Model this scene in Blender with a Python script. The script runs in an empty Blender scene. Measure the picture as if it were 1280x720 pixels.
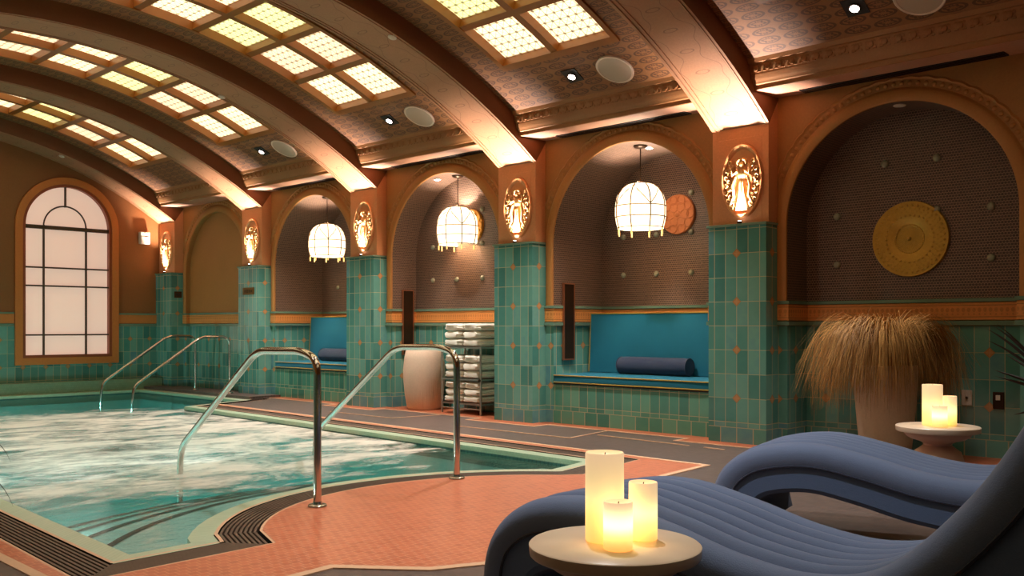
import bpy, bmesh, math, random
from mathutils import Vector, Matrix
from mathutils.geometry import tessellate_polygon
random.seed(7)
PI = math.pi
C = bpy.context.scene.collection
S = bpy.context.scene

# ------------------------------------------------------------------ camera, world, lights, exposure
cam = bpy.data.objects.new('camera', bpy.data.cameras.new('camera')); C.objects.link(cam)
cam.location = (0, 0, 1.05); cam.rotation_euler = (PI/2, 0, -math.radians(46.12))
cam.data.sensor_width = 36; cam.data.lens = 1167.46*36/1280; cam.data.shift_y = 48.2/1280
cam.data.clip_start = 0.02
S.camera = cam
S.view_settings.view_transform = 'Standard'; S.view_settings.look = 'None'
S.view_settings.gamma = 1; S.view_settings.use_curve_mapping = False
S.view_settings.exposure = 0.74
SKY_E = 1.2        # backlit skylight glass
WORLD_E = 0.42     # dim warm ambience of the building
UP_W = 270          # uplights on the pillars
SPOT_W = 235        # ceiling downlights
PEND_W = 40
POOL_W = 34
w = bpy.data.worlds.new('world'); S.world = w; w.use_nodes = True
w.node_tree.nodes['Background'].inputs[0].default_value = (1.0, .90, .80, 1)
w.node_tree.nodes['Background'].inputs[1].default_value = WORLD_E
S.cycles.max_bounces = 7; S.cycles.diffuse_bounces = 4; S.cycles.glossy_bounces = 3
S.cycles.transparent_max_bounces = 8; S.cycles.sample_clamp_indirect = 4; S.cycles.caustics_reflective = False
S.cycles.caustics_refractive = False

def lamp(name, kind, loc, power, color, size=.05, rot=None, cone=None, blend=.5):
    l = bpy.data.lights.new(name, kind); l.energy = power; l.color = color
    if kind == 'AREA': l.size = size
    else: l.shadow_soft_size = size
    if cone: l.spot_size = math.radians(cone); l.spot_blend = blend
    o = bpy.data.objects.new(name, l); C.objects.link(o); o.location = loc
    if rot: o.rotation_euler = rot
    return o

# ------------------------------------------------------------------ room numbers
XP, XW, XU = 7.442, 7.66, 7.50          # pillar face, wall plane, upper shaft face
Y0, SP, PWD = 4.068, 2.7826, .581       # first pillar near edge, spacing, width
YEND = 15.78
XC, RB, RV = 3.65, 6.70, 6.90           # vault centre, beam radius, panel radius
ZC = 4.06 - RB
def vz(x, r): return math.sqrt(r*r-(x-XC)**2)+ZC
def pier(k): return Y0+SP*k, Y0+SP*k+PWD
ZS = 1.94

# ------------------------------------------------------------------ materials
def lin(c):
    return tuple(((v/255)/12.92 if v/255 <= .04045 else ((v/255+.055)/1.055)**2.4) for v in c)+(1,)
class NT:
    def __init__(s, name):
        s.m = bpy.data.materials.new(name); s.m.use_nodes = True
        s.t = s.m.node_tree; s.n = s.t.nodes; s.b = s.n['Principled BSDF']; s.out = s.n['Material Output']
    def node(s, kind, **kw):
        x = s.n.new(kind)
        for k, v in kw.items(): setattr(x, k, v)
        return x
    def link(s, a, b): s.t.links.new(a, b)
    def put(s, v, sock):
        if hasattr(v, 'is_output') or isinstance(v, bpy.types.NodeSocket): s.link(v, sock)
        else: sock.default_value = v
    def math(s, op, a, b=0, c=0, clamp=False):
        x = s.node('ShaderNodeMath', operation=op); x.use_clamp = clamp
        for i, v in enumerate((a, b, c)): s.put(v, x.inputs[i])
        return x.outputs[0]
    def mix(s, f, a, b):
        x = s.node('ShaderNodeMix', data_type='RGBA')
        s.put(f, x.inputs['Factor']); s.put(a, x.inputs[6]); s.put(b, x.inputs[7]); return x.outputs[2]
    def uv(s):
        x = s.node('ShaderNodeUVMap'); sx = s.node('ShaderNodeSeparateXYZ'); s.link(x.outputs[0], sx.inputs[0])
        return x.outputs[0], sx.outputs[0], sx.outputs[1]
    def obj(s):
        x = s.node('ShaderNodeTexCoord'); return x.outputs['Object']
    def comb(s, a, b, c=0):
        x = s.node('ShaderNodeCombineXYZ'); s.put(a, x.inputs[0]); s.put(b, x.inputs[1]); s.put(c, x.inputs[2]); return x.outputs[0]
    def noise(s, vec, scale, detail=3, rough=.55, dist=0):
        x = s.node('ShaderNodeTexNoise'); s.put(vec, x.inputs['Vector']); x.inputs['Scale'].default_value = scale
        x.inputs['Detail'].default_value = detail; x.inputs['Roughness'].default_value = rough
        x.inputs['Distortion'].default_value = dist; return x.outputs[0]
    def white(s, vec):
        x = s.node('ShaderNodeTexWhiteNoise', noise_dimensions='3D'); s.put(vec, x.inputs['Vector']); return x.outputs['Value']
    def ramp(s, f, stops, interp='LINEAR'):
        x = s.node('ShaderNodeValToRGB'); x.color_ramp.interpolation = interp; e = x.color_ramp.elements
        while len(e) < len(stops): e.new(.5)
        for i, (p, c) in enumerate(stops): e[i].position = p; e[i].color = c
        s.put(f, x.inputs[0]); return x.outputs[0]
    def bump(s, h, strength=.3, dist=.01):
        x = s.node('ShaderNodeBump'); x.inputs['Strength'].default_value = strength; x.inputs['Distance'].default_value = dist
        s.link(h, x.inputs['Height']); s.link(x.outputs[0], s.b.inputs['Normal']); return x.outputs[0]
    def set(s, color=None, rough=None, metal=None, **kw):
        if color is not None: s.put(color, s.b.inputs['Base Color'])
        if rough is not None: s.put(rough, s.b.inputs['Roughness'])
        if metal is not None: s.put(metal, s.b.inputs['Metallic'])
        for k, v in kw.items(): s.put(v, s.b.inputs[k.replace('_', ' ')])
        return s.m

def line(n, f, wd):      # 1 near integer values of f, half width wd (in f units)
    d = n.math('ABSOLUTE', n.math('SUBTRACT', n.math('FRACT', n.math('ADD', f, .5)), .5))
    return n.math('LESS_THAN', d, wd)

def mat_plain(name, rgb, rough=.6, metal=0, nscale=40, amt=.12, bump=.15, **kw):
    n = NT(name); o = n.obj(); f = n.noise(o, nscale, 4)
    c = lin(rgb); d = tuple(v*(1-amt) for v in c[:3])+(1,); l = tuple(min(1, v*(1+amt)) for v in c[:3])+(1,)
    n.set(n.mix(f, d, l), rough, metal, **kw)
    if bump: n.bump(f, bump, .004)
    return n.m

def mat_tile(name, stops, diamonds=True):
    n = NT(name); vec, u, v = n.uv()
    TW, TH, V0 = .1142, .217, .189
    un = n.math('DIVIDE', u, TW); vn = n.math('DIVIDE', n.math('SUBTRACT', v, V0), TH)
    low = n.math('LESS_THAN', v, V0)              # below the first full row: strip and base row
    base = n.math('LESS_THAN', v, .142)
    ub = n.math('DIVIDE', u, .165)
    uu = n.math('ADD', n.math('MULTIPLY', un, n.math('SUBTRACT', 1, base)), n.math('MULTIPLY', ub, base))
    cu = n.math('FLOOR', uu); cv = n.math('FLOOR', vn); cv = n.math('SUBTRACT', cv, n.math('MULTIPLY', base, 3))
    rnd = n.white(n.comb(cu, cv, 2.3))
    soft = n.noise(vec, 9, 4)
    col = n.ramp(n.math('ADD', n.math('MULTIPLY', rnd, .8), n.math('MULTIPLY', soft, .25)), stops)
    gu = line(n, uu, .028)
    gv = n.math('MULTIPLY', line(n, vn, .012), n.math('SUBTRACT', 1, low))
    gl = n.math('MAXIMUM', n.math('LESS_THAN', n.math('ABSOLUTE', n.math('SUBTRACT', v, .142)), .003),
                n.math('LESS_THAN', n.math('ABSOLUTE', n.math('SUBTRACT', v, V0)), .003))
    g = n.math('MAXIMUM', n.math('MAXIMUM', gu, gv), gl)
    col = n.mix(g, col, lin((176, 170, 134)))
    rough = n.math('ADD', .14, n.math('MULTIPLY', g, .5))
    if diamonds:
        du = n.math('ABSOLUTE', n.math('MULTIPLY', n.math('SUBTRACT', n.math('FRACT', n.math('ADD', n.math('DIVIDE', u, TW*3), .5)), .5), TW*3))
        dv = n.math('ABSOLUTE', n.math('MULTIPLY', n.math('SUBTRACT', n.math('FRACT', n.math('ADD', n.math('DIVIDE', n.math('SUBTRACT', v, V0+TH), TH*2), .5)), .5), TH*2))
        s_ = n.math('ADD', du, dv)
        ok = n.math('GREATER_THAN', v, .3)
        d = n.math('MULTIPLY', n.math('LESS_THAN', s_, .044), ok)
        d2 = n.math('MULTIPLY', n.math('LESS_THAN', s_, .032), ok)
        col = n.mix(d, col, lin((176, 124, 78))); col = n.mix(d2, col, lin((190, 140, 92)))
        h = n.math('ADD', n.math('SUBTRACT', 1, g), n.math('MULTIPLY', d, 1.0))
    else: h = n.math('SUBTRACT', 1, g)
    h = n.math('ADD', h, n.math('MULTIPLY', n.noise(vec, 14, 2), .9))
    n.bump(h, .35, .004)
    return n.set(col, rough, Coat_Weight=.3, Coat_Roughness=.08)
T = mat_tile('teal_tile', [(0, lin((60, 114, 108))), (.3, lin((78, 138, 128))), (.55, lin((92, 150, 138))), (.8, lin((110, 164, 150))), (1, lin((82, 132, 150)))])

TN = mat_tile('teal_tile_plain', [(0, lin((50, 112, 100))), (.4, lin((72, 138, 118))), (.7, lin((92, 152, 128))), (1, lin((104, 162, 136)))], False)
def mat_mosaic():
    n = NT('penny_mosaic'); vec, u, v = n.uv()
    k = 1/.024
    a = n.math('MULTIPLY', u, k); b = n.math('MULTIPLY', v, k*1.08)
    row = n.math('FLOOR', b); sh = n.math('MULTIPLY', n.math('FRACT', n.math('MULTIPLY', row, .5)), 1.0)
    a = n.math('ADD', a, sh)
    fx = n.math('SUBTRACT', n.math('FRACT', a), .5); fy = n.math('SUBTRACT', n.math('FRACT', b), .5)
    r = n.math('SQRT', n.math('ADD', n.math('MULTIPLY', fx, fx), n.math('MULTIPLY', fy, fy)))
    dot = n.math('LESS_THAN', r, .46)
    rnd = n.white(n.comb(n.math('FLOOR', a), row, 1))
    big = n.noise(vec, 1.5, 3)
    tile = n.mix(rnd, lin((62, 44, 36)), lin((86, 62, 52)))
    col = n.mix(dot, lin((150, 120, 100)), tile)
    n.bump(dot, .4, .003)
    return n.set(col, n.math('SUBTRACT', .75, n.math('MULTIPLY', dot, .35)))
MOS = mat_mosaic()

def mat_plaster(name, rgb, pattern=None):
    n = NT(name); vec, u, v = n.uv(); o = n.obj()
    f = n.noise(o, 60, 5, .7); g = n.noise(o, 2.5, 3)
    c = lin(rgb)
    col = n.mix(n.math('ADD', n.math('MULTIPLY', f, .7), n.math('MULTIPLY', g, .3)), tuple(x*.62 for x in c[:3])+(1,), tuple(min(1, x*1.25) for x in c[:3])+(1,))
    h = n.math('MULTIPLY', f, .5)
    if pattern == 'medallion':                    # embossed paper: rows of long oval medallions
        a = n.math('DIVIDE', u, .235); b = n.math('DIVIDE', v, .098)
        fx = n.math('MULTIPLY', n.math('SUBTRACT', n.math('FRACT', a), .5), 2.35)
        fy = n.math('SUBTRACT', n.math('FRACT', b), .5)
        r = n.math('SQRT', n.math('ADD', n.math('MULTIPLY', n.math('MULTIPLY', fx, fx), .16), n.math('MULTIPLY', fy, fy)))
        ring = n.math('LESS_THAN', n.math('ABSOLUTE', n.math('SUBTRACT', r, .37)), .05)
        ang = n.math('ARCTAN2', fy, fx)
        pet = n.math('SINE', n.math('MULTIPLY', ang, 8))
        inner = n.math('LESS_THAN', n.math('ABSOLUTE', n.math('SUBTRACT', n.math('ADD', r, n.math('MULTIPLY', pet, .05)), .2)), .055)
        m = n.math('MAXIMUM', ring, inner)
        col = n.mix(n.math('MULTIPLY', m, .7), col, lin((66, 40, 26)))
        h = n.math('ADD', h, n.math('MULTIPLY', n.math('SUBTRACT', 1, m), .8))
    if pattern == 'flourish':                     # thin drawn scrolls and small lens shapes along the beam
        cu = n.math('ABSOLUTE', u)
        wv = n.math('ADD', n.math('MULTIPLY', n.math('SINE', n.math('MULTIPLY', v, 11.5)), .045), n.math('MULTIPLY', n.math('SINE', n.math('MULTIPLY', v, 27)), .022))
        l1 = n.math('LESS_THAN', n.math('ABSOLUTE', n.math('SUBTRACT', cu, n.math('ADD', .15, wv))), .0035)
        fv = n.math('MULTIPLY', n.math('SUBTRACT', n.math('FRACT', n.math('DIVIDE', v, .27)), .5), .27)
        e = n.math('SQRT', n.math('ADD', n.math('MULTIPLY', n.math('MULTIPLY', u, u), .12), n.math('MULTIPLY', fv, fv)))
        l2 = n.math('LESS_THAN', n.math('ABSOLUTE', n.math('SUBTRACT', e, .022)), .003)
        l3 = n.math('LESS_THAN', n.math('ABSOLUTE', n.math('SUBTRACT', cu, .245)), .003)
        m = n.math('MAXIMUM', n.math('MAXIMUM', l1, l2), l3)
        col = n.mix(n.math('MULTIPLY', m, .5), col, lin((90, 56, 36)))
        h = n.math('SUBTRACT', h, m)
    if pattern == 'frieze':
        a = n.math('DIVIDE', u, .042); fx = n.math('MULTIPLY', n.math('SUBTRACT', n.math('FRACT', a), .5), .042)
        def drop(z, r0):
            dz = n.math('SUBTRACT', v, z)
            return n.math('LESS_THAN', n.math('SQRT', n.math('ADD', n.math('MULTIPLY', fx, fx), n.math('MULTIPLY', n.math('MULTIPLY', dz, dz), .6))), r0)
        m = n.math('MAXIMUM', drop(1.185, .014), drop(1.15, .007))
        l = n.math('MAXIMUM', n.math('LESS_THAN', n.math('ABSOLUTE', n.math('SUBTRACT', v, 1.222)), .003), n.math('LESS_THAN', n.math('ABSOLUTE', n.math('SUBTRACT', v, 1.128)), .003))
        col = n.mix(n.math('MULTIPLY', l, .6), col, lin((110, 58, 20)))
        col = n.mix(n.math('MULTIPLY', m, .4), col, lin((150, 84, 32)))
        h = n.math('ADD', h, n.math('MULTIPLY', n.math('SUBTRACT', m, l), 3))
    n.bump(h, .45, .006)
    return n.set(col, .62)
ORANGE = mat_plaster('orange_plaster', (170, 114, 56))
ENDPL = mat_plaster('end_plaster', (142, 88, 42))
TRIM = mat_plaster('orange_trim_plaster', (182, 122, 60))
FRIEZE = mat_plaster('frieze_plaster', (226, 146, 74), 'frieze')
PAPER = mat_plaster('embossed_ceiling_paper', (150, 98, 56), 'medallion')
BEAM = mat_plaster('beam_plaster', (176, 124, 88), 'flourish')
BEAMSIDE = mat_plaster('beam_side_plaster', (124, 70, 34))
CORN = mat_plaster('cornice_plaster', (168, 112, 64))
SOFF = mat_plaster('soffit_plaster', (205, 150, 120))
SHAFT = mat_plaster('shaft_plaster', (214, 144, 94))
RAILT = mat_plain('green_rail_tile', (108, 134, 114), .25, bump=.1)
BLACK = mat_plain('black_metal', (22, 19, 18), .5)
BRONZE = mat_plain('dark_bronze', (62, 42, 26), .4, .7)

def mat_floor(name, c1, c2, grout, s, rough=.45, amt=1.0):
    n = NT(name); vec, u, v = n.uv()
    b = n.math('DIVIDE', v, s); a = n.math('ADD', n.math('DIVIDE', u, s), n.math('MULTIPLY', n.math('FLOOR', b), .5))
    rnd = n.white(n.comb(n.math('FLOOR', a), n.math('FLOOR', b), 0))
    big = n.noise(vec, 1.2, 4)
    f = n.math('ADD', n.math('MULTIPLY', rnd, .5), n.math('MULTIPLY', big, .6))
    col = n.mix(f, lin(c1), lin(c2))
    g = n.math('MAXIMUM', line(n, a, .05), line(n, b, .05))
    col = n.mix(n.math('MULTIPLY', g, amt), col, lin(grout))
    n.bump(n.math('SUBTRACT', 1, g), .25, .002)
    return n.set(col, n.math('ADD', rough, n.math('MULTIPLY', g, .2)))
GREYF = mat_floor('grey_mosaic_floor', (70, 58, 56), (98, 83, 78), (134, 116, 106), .048, .42, .6)
TERRA = mat_floor('terracotta_mosaic', (186, 96, 66), (216, 122, 86), (234, 172, 138), .048, .3, .8)
BORDER = mat_floor('border_mosaic', (160, 84, 52), (178, 96, 60), (190, 120, 86), .05, .45, .5)
PALE = mat_plain('pale_inlay', (226, 184, 150), .45)
COPING = mat_floor('pale_green_mosaic', (176, 200, 170), (196, 214, 186), (160, 176, 150), .035, .3, .5)
LEDGE = mat_floor('ledge_mosaic', (118, 138, 110), (136, 154, 124), (100, 116, 92), .035, .4, .4)
BASIN = mat_floor('basin_mosaic', (156, 210, 206), (178, 224, 216), (144, 194, 190), .035, .5, .3)
NOSE = mat_floor('step_nosing', (40, 60, 56), (64, 84, 78), (30, 40, 38), .03, .4, .7)
WATERLINE = mat_floor('waterline_tiles', (52, 96, 92), (84, 128, 118), (34, 48, 46), .045, .3, 1)
GRATE = mat_plain('grate_plastic', (96, 78, 66), .45, nscale=20, amt=.3)
TROUGH = mat_plain('gutter_trough', (22, 17, 13), .8)

def mat_emit(name, col, e, rough=.4):
    n = NT(name); n.set(col, rough); n.put(col, n.b.inputs['Emission Color']); n.b.inputs['Emission Strength'].default_value = e; return n.m
def mat_glass(name, rgb, e):
    n = NT(name); vec, u, v = n.uv()
    a = n.math('DIVIDE', u, .092); b = n.math('DIVIDE', v, .092)
    l = n.math('MAXIMUM', line(n, a, .06), line(n, b, .06))
    d = n.math('MAXIMUM', line(n, n.math('ADD', a, b), .06), line(n, n.math('SUBTRACT', a, b), .06))
    fa = n.math('SUBTRACT', n.math('FRACT', n.math('ADD', a, .5)), .5); fb = n.math('SUBTRACT', n.math('FRACT', n.math('ADD', b, .5)), .5)
    r = n.math('SQRT', n.math('ADD', n.math('MULTIPLY', fa, fa), n.math('MULTIPLY', fb, fb)))
    dot = n.math('LESS_THAN', r, .16)
    k = n.math('SUBTRACT', 1, n.math('MAXIMUM', n.math('MAXIMUM', n.math('MULTIPLY', l, .72), n.math('MULTIPLY', d, .55)), n.math('MULTIPLY', dot, .93)))
    k = n.math('MULTIPLY', k, n.math('ADD', .8, n.math('MULTIPLY', n.noise(vec, 3, 2), .4)))
    col = lin(rgb); n.set(col, .3); n.put(n.mix(1, col, col), n.b.inputs['Emission Color'])
    n.put(n.math('MULTIPLY', k, e), n.b.inputs['Emission Strength']); return n.m
GL_W = mat_glass('leaded_glass_cream', (255, 230, 182), SKY_E)
GL_P = mat_glass('leaded_glass_rose', (255, 222, 180), SKY_E*.82)
GL_G = mat_glass('leaded_glass_lime', (250, 240, 166), SKY_E*.85)
COFFER = mat_plain('coffer_wood', (150, 90, 30), .4, nscale=12)
WINGL = mat_emit('frosted_window_glass', lin((228, 194, 174)), .40)
WINFR = mat_plain('window_frame_wood', (150, 72, 40), .45)
WINTRIM = mat_plain('window_surround_plaster', (200, 118, 54), .6)
MULL = mat_plain('window_muntin', (74, 56, 36), .5)
CHROME = NT('polished_steel').set((.62, .58, .54, 1), .12, 1.0)
STEEL = NT('brushed_steel').set((.45, .41, .36, 1), .35, 1.0)
LAMPW = mat_emit('lamp_face', (1, .93, .88, 1), 22)
LAMPOFF = mat_plain('white_fitting', (222, 206, 190), .5, bump=0)
SPKR = mat_plain('speaker_grille', (196, 172, 150), .7, nscale=300)
SPKRIM = mat_plain('speaker_rim', (232, 208, 186), .5, bump=0)

def mat_cloth(name, rgb, rough=.9, sc=260, sheen=.3):
    n = NT(name); o = n.obj(); f = n.noise(o, sc, 2); g = n.noise(o, 3, 3)
    c = lin(rgb)
    n.set(n.mix(n.math('ADD', n.math('MULTIPLY', f, .5), n.math('MULTIPLY', g, .5)), tuple(x*.8 for x in c[:3])+(1,), tuple(min(1, x*1.2) for x in c[:3])+(1,)), rough, Sheen_Weight=sheen)
    n.bump(n.math('ADD', f, n.math('MULTIPLY', n.noise(o, 14, 3), 1.2)), .25, .004); return n.m
BLUE = mat_cloth('slate_blue_fabric', (98, 116, 152), sheen=.15)
BLUED = mat_cloth('slate_blue_side_fabric', (90, 114, 156), sheen=.15)
PIPE = mat_cloth('navy_piping', (34, 44, 70))
TEALC = mat_cloth('teal_fabric', (0, 106, 132), sheen=.05)
NAVY = mat_cloth('navy_bolster_fabric', (34, 48, 76))
YPIPE = mat_cloth('mustard_piping', (176, 142, 40))
TOWEL = mat_cloth('white_terry', (246, 234, 220), .95, 400, .5)
POT = mat_cloth('pot_ceramic', (226, 200, 176), .75, 60, 0)
STONE = mat_plain('pink_stone', (228, 192, 172), .42, nscale=18, amt=.1)
STONETOP = mat_plain('cream_stone_top', (250, 228, 206), .3, nscale=10, amt=.08)

# ------------------------------------------------------------------ mesh helpers
class MB:
    def __init__(s, uo=(0, 0)): s.v = []; s.f = []; s.uvs = []; s.mi = []; s.uo = uo; s.sm = []
    def face(s, pts, uv=None, m=0, smooth=False):
        i = len(s.v); s.v += [tuple(p) for p in pts]; s.f.append(tuple(range(i, i+len(pts)))); s.mi.append(m); s.sm.append(smooth)
        if uv is None:
            a, b, c = Vector(pts[0]), Vector(pts[1]), Vector(pts[2]); nn = (b-a).cross(c-a)
            ax = max(range(3), key=lambda k: abs(nn[k]))
            ox, oy = s.uo
            if ax == 0: uv = [(p[1]-oy, p[2]) for p in pts]
            elif ax == 1: uv = [(p[0]-ox, p[2]) for p in pts]
            else: uv = [(p[0], p[1]) for p in pts]
        s.uvs.append(uv)
    def box(s, x0, x1, y0, y1, z0, z1, m=0, skip=''):
        p = [(x, y, z) for z in (z0, z1) for y in (y0, y1) for x in (x0, x1)]
        for key, q in (('-z', (0, 2, 3, 1)), ('+z', (4, 5, 7, 6)), ('-y', (0, 1, 5, 4)), ('+y', (2, 6, 7, 3)), ('-x', (0, 4, 6, 2)), ('+x', (1, 3, 7, 5))):
            if key not in skip: s.face([p[i] for i in q], m=m)
    def grid(s, rows, m=0, smooth=True, closed=False, uvf=None):
        for i in range(len(rows)-1):
            A, B = rows[i], rows[i+1]; n = len(A)
            for j in range(n if closed else n-1):
                k = (j+1) % n
                q = [A[j], A[k], B[k], B[j]]
                s.face(q, m=m, smooth=smooth, uv=None if uvf is None else [uvf(i, j), uvf(i, j+1), uvf(i+1, j+1), uvf(i+1, j)])
    def lathe(s, prof, cx, cy, cz=0, n=32, m=0, cap=True):
        rows = [[(cx+r*math.cos(2*PI*j/n), cy+r*math.sin(2*PI*j/n), cz+z) for j in range(n)] for r, z in prof]
        s.grid(rows, m, True, True)
        if cap:
            s.face(rows[0][::-1], m=m); s.face(rows[-1], m=m)
    def tube(s, pts, r, n=8, m=0, cap=True):
        pts = [Vector(p) for p in pts]; rows = []; up = None
        for i, p in enumerate(pts):
            t = (pts[min(i+1, len(pts)-1)]-pts[max(i-1, 0)]).normalized()
            if up is None: up = t.orthogonal().normalized()
            up = (up-t*up.dot(t)); up = up.normalized() if up.length > 1e-6 else t.orthogonal().normalized()
            b = t.cross(up); rr = r[i] if isinstance(r, (list, tuple)) else r
            rows.append([tuple(p+(up*math.cos(2*PI*j/n)+b*math.sin(2*PI*j/n))*rr) for j in range(n)])
        s.grid(rows, m, True, True)
        if cap: s.face(rows[0][::-1], m=m); s.face(rows[-1], m=m)
    def sphere(s, c, r, n=10, sc=(1, 1, 1), m=0):
        rows = [[(c[0]+r*sc[0]*math.sin(PI*i/n)*math.cos(2*PI*j/n/1.0), c[1]+r*sc[1]*math.sin(PI*i/n)*math.sin(2*PI*j/n), c[2]+r*sc[2]*math.cos(PI*i/n)) for j in range(n)] for i in range(1, n)]
        s.grid(rows, m, True, True); s.face(rows[0], m=m); s.face(rows[-1][::-1], m=m)
    def build(s, name, mats, parent=None, bevel=0, merge=True, loc=None):
        me = bpy.data.meshes.new(name); me.from_pydata(s.v, [], s.f)
        if not isinstance(mats, (list, tuple)): mats = [mats]
        for m in mats: me.materials.append(m)
        ul = me.uv_layers.new(name='UVMap'); k = 0
        for fi, uv in enumerate(s.uvs):
            for q in uv: ul.data[k].uv = q; k += 1
        for i, p in enumerate(me.polygons): p.material_index = s.mi[i]; p.use_smooth = s.sm[i]
        o = bpy.data.objects.new(name, me); C.objects.link(o)
        if merge:
            bm = bmesh.new(); bm.from_mesh(me); bmesh.ops.remove_doubles(bm, verts=bm.verts, dist=1e-5)
            bmesh.ops.recalc_face_normals(bm, faces=bm.faces); bm.to_mesh(me); bm.free()
            if any(s.sm): me.set_sharp_from_angle(angle=math.radians(50))
        if loc is not None:
            me.transform(Matrix.Translation(-Vector(loc))); o.location = loc
        if parent is not None:
            o.parent = parent
            if loc is None: me.transform(Matrix.Translation(-Vector(parent.location)))
            else: o.location = Vector(loc)-Vector(parent.location)
        if bevel:
            b = o.modifiers.new('bevel', 'BEVEL'); b.width = bevel; b.segments = 2; b.limit_method = 'ANGLE'
        return o
def struct(o): o['kind'] = 'structure'; return o
def tag(o, label, cat, group=None, kind=None):
    o['label'] = label; o['category'] = cat
    if group: o['group'] = group
    if kind: o['kind'] = kind
    return o
def thing(name, label, cat, loc=(0, 0, 0), group=None):
    o = bpy.data.objects.new(name, None); C.objects.link(o); o.location = loc; o.empty_display_size = .1
    return tag(o, label, cat, group)
KIDS = {}
def dup(root, loc, label, rotz=None):
    r = root.copy(); C.objects.link(r); r.location = loc; r['label'] = label
    if rotz is not None: r.rotation_euler = (0, 0, rotz)
    for ch in [o for o in C.objects if o.parent == root]:
        c = ch.copy(); C.objects.link(c); c.parent = r
        for g in [o for o in C.objects if o.parent == ch]:
            d = g.copy(); C.objects.link(d); d.parent = c
    return r

# ------------------------------------------------------------------ floor and pool outline
def offset(P, d, closed=False):       # d>0: to the left of travel
    out = []; n = len(P)
    for i in range(n):
        a = P[i-1] if (i > 0 or closed) else None; b = P[i]; c = P[(i+1) % n] if (i < n-1 or closed) else None
        def nrm(p, q):
            dx, dy = q[0]-p[0], q[1]-p[1]; L = math.hypot(dx, dy); return (-dy/L, dx/L)
        if a is None: nx, ny = nrm(b, c); out.append((b[0]+nx*d, b[1]+ny*d)); continue
        if c is None: nx, ny = nrm(a, b); out.append((b[0]+nx*d, b[1]+ny*d)); continue
        n1, n2 = nrm(a, b), nrm(b, c); k = 1+n1[0]*n2[0]+n1[1]*n2[1]; k = max(k, .35)
        out.append((b[0]+(n1[0]+n2[0])/k*d, b[1]+(n1[1]+n2[1])/k*d))
    return out
def rx(y): return 5.80+.035*(y-4.6)
def lx(y): return 1.77+.035*(y-4.17)
L0 = [(lx(15.5), 15.5), (lx(4.17), 4.17)]
FRONT1 = [(lx(4.17), 4.17), (2.30, 4.19)]
ARC = []
_a0 = (2.30, 4.19); _a1 = (5.18, 4.47)
for i in range(25):
    t = i/24; a = math.radians(152-(152-38)*t)
    ARC.append((3.80+1.71*math.cos(a), 3.44+1.71*math.sin(a)))
ARC[0] = (2.30, 4.19)
ARC.append(_a1)
RIGHT = [(5.80, 4.58), (rx(11.65), 11.65)]
BAY = [(7.10, 12.05), (7.10, 15.5)]
E = L0+FRONT1[1:]+ARC[1:]+RIGHT+BAY            # counter-clockwise; interior is to the left
def inside(d): return offset(E, d, True)
OUT = offset(E, -.23, True)

def poly_mesh(mb, outer, holes, z, m=0, flip=False):
    loops = [[Vector((x, y, z)) for x, y in outer]]+[[Vector((x, y, z)) for x, y in hh] for hh in holes]
    allp = [p for l in loops for p in l]
    for t in tessellate_polygon(loops): 
        q = [tuple(allp[i]) for i in t]
        a, b, c = map(Vector, q)
        if (b-a).cross(c-a).z < 0: q = q[::-1]
        mb.face(q, m=m)
mb = MB()
poly_mesh(mb, [(-1.2, -4), (9.3, -4), (9.3, 16.2), (-1.2, 16.2)], [OUT], 0)
mb.box(-1.2, 9.3, -4, 16.2, -2.4, -2.3)
struct(mb.build('floor', GREYF))

# pool basin: walls down from the coping and the bottom
def ribbon(mb, P, Q, zp, zq, m=0, closed=False):
    n = len(P)
    L = 0
    for i in range(n if closed else n-1):
        j = (i+1) % n; d = math.dist(P[i], P[j])
        mb.face([(*P[i], zp), (*P[j], zp), (*Q[j], zq), (*Q[i], zq)],
                uv=[(L, zp), (L+d, zp), (L+d, zq-.0 if abs(zp-zq) > .001 else zp+.12), (L, zq if abs(zp-zq) > .001 else zp+.12)], m=m); L += d
IN = inside(.125)
mb = MB()
ribbon(mb, E, IN, -.008, -.012, 0, True)
ribbon(mb, IN, IN, -.012, -.055, 0, True)
struct(mb.build('trim_1', COPING))
mb = MB(); ribbon(mb, IN, IN, -.05, -.17, 0, True); struct(mb.build('trim_2', WATERLINE))
mb = MB(); ribbon(mb, IN, IN, -.165, -.95, 0, True); poly_mesh(mb, IN, [], -.95); struct(mb.build('pool_basin', BASIN))

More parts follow.
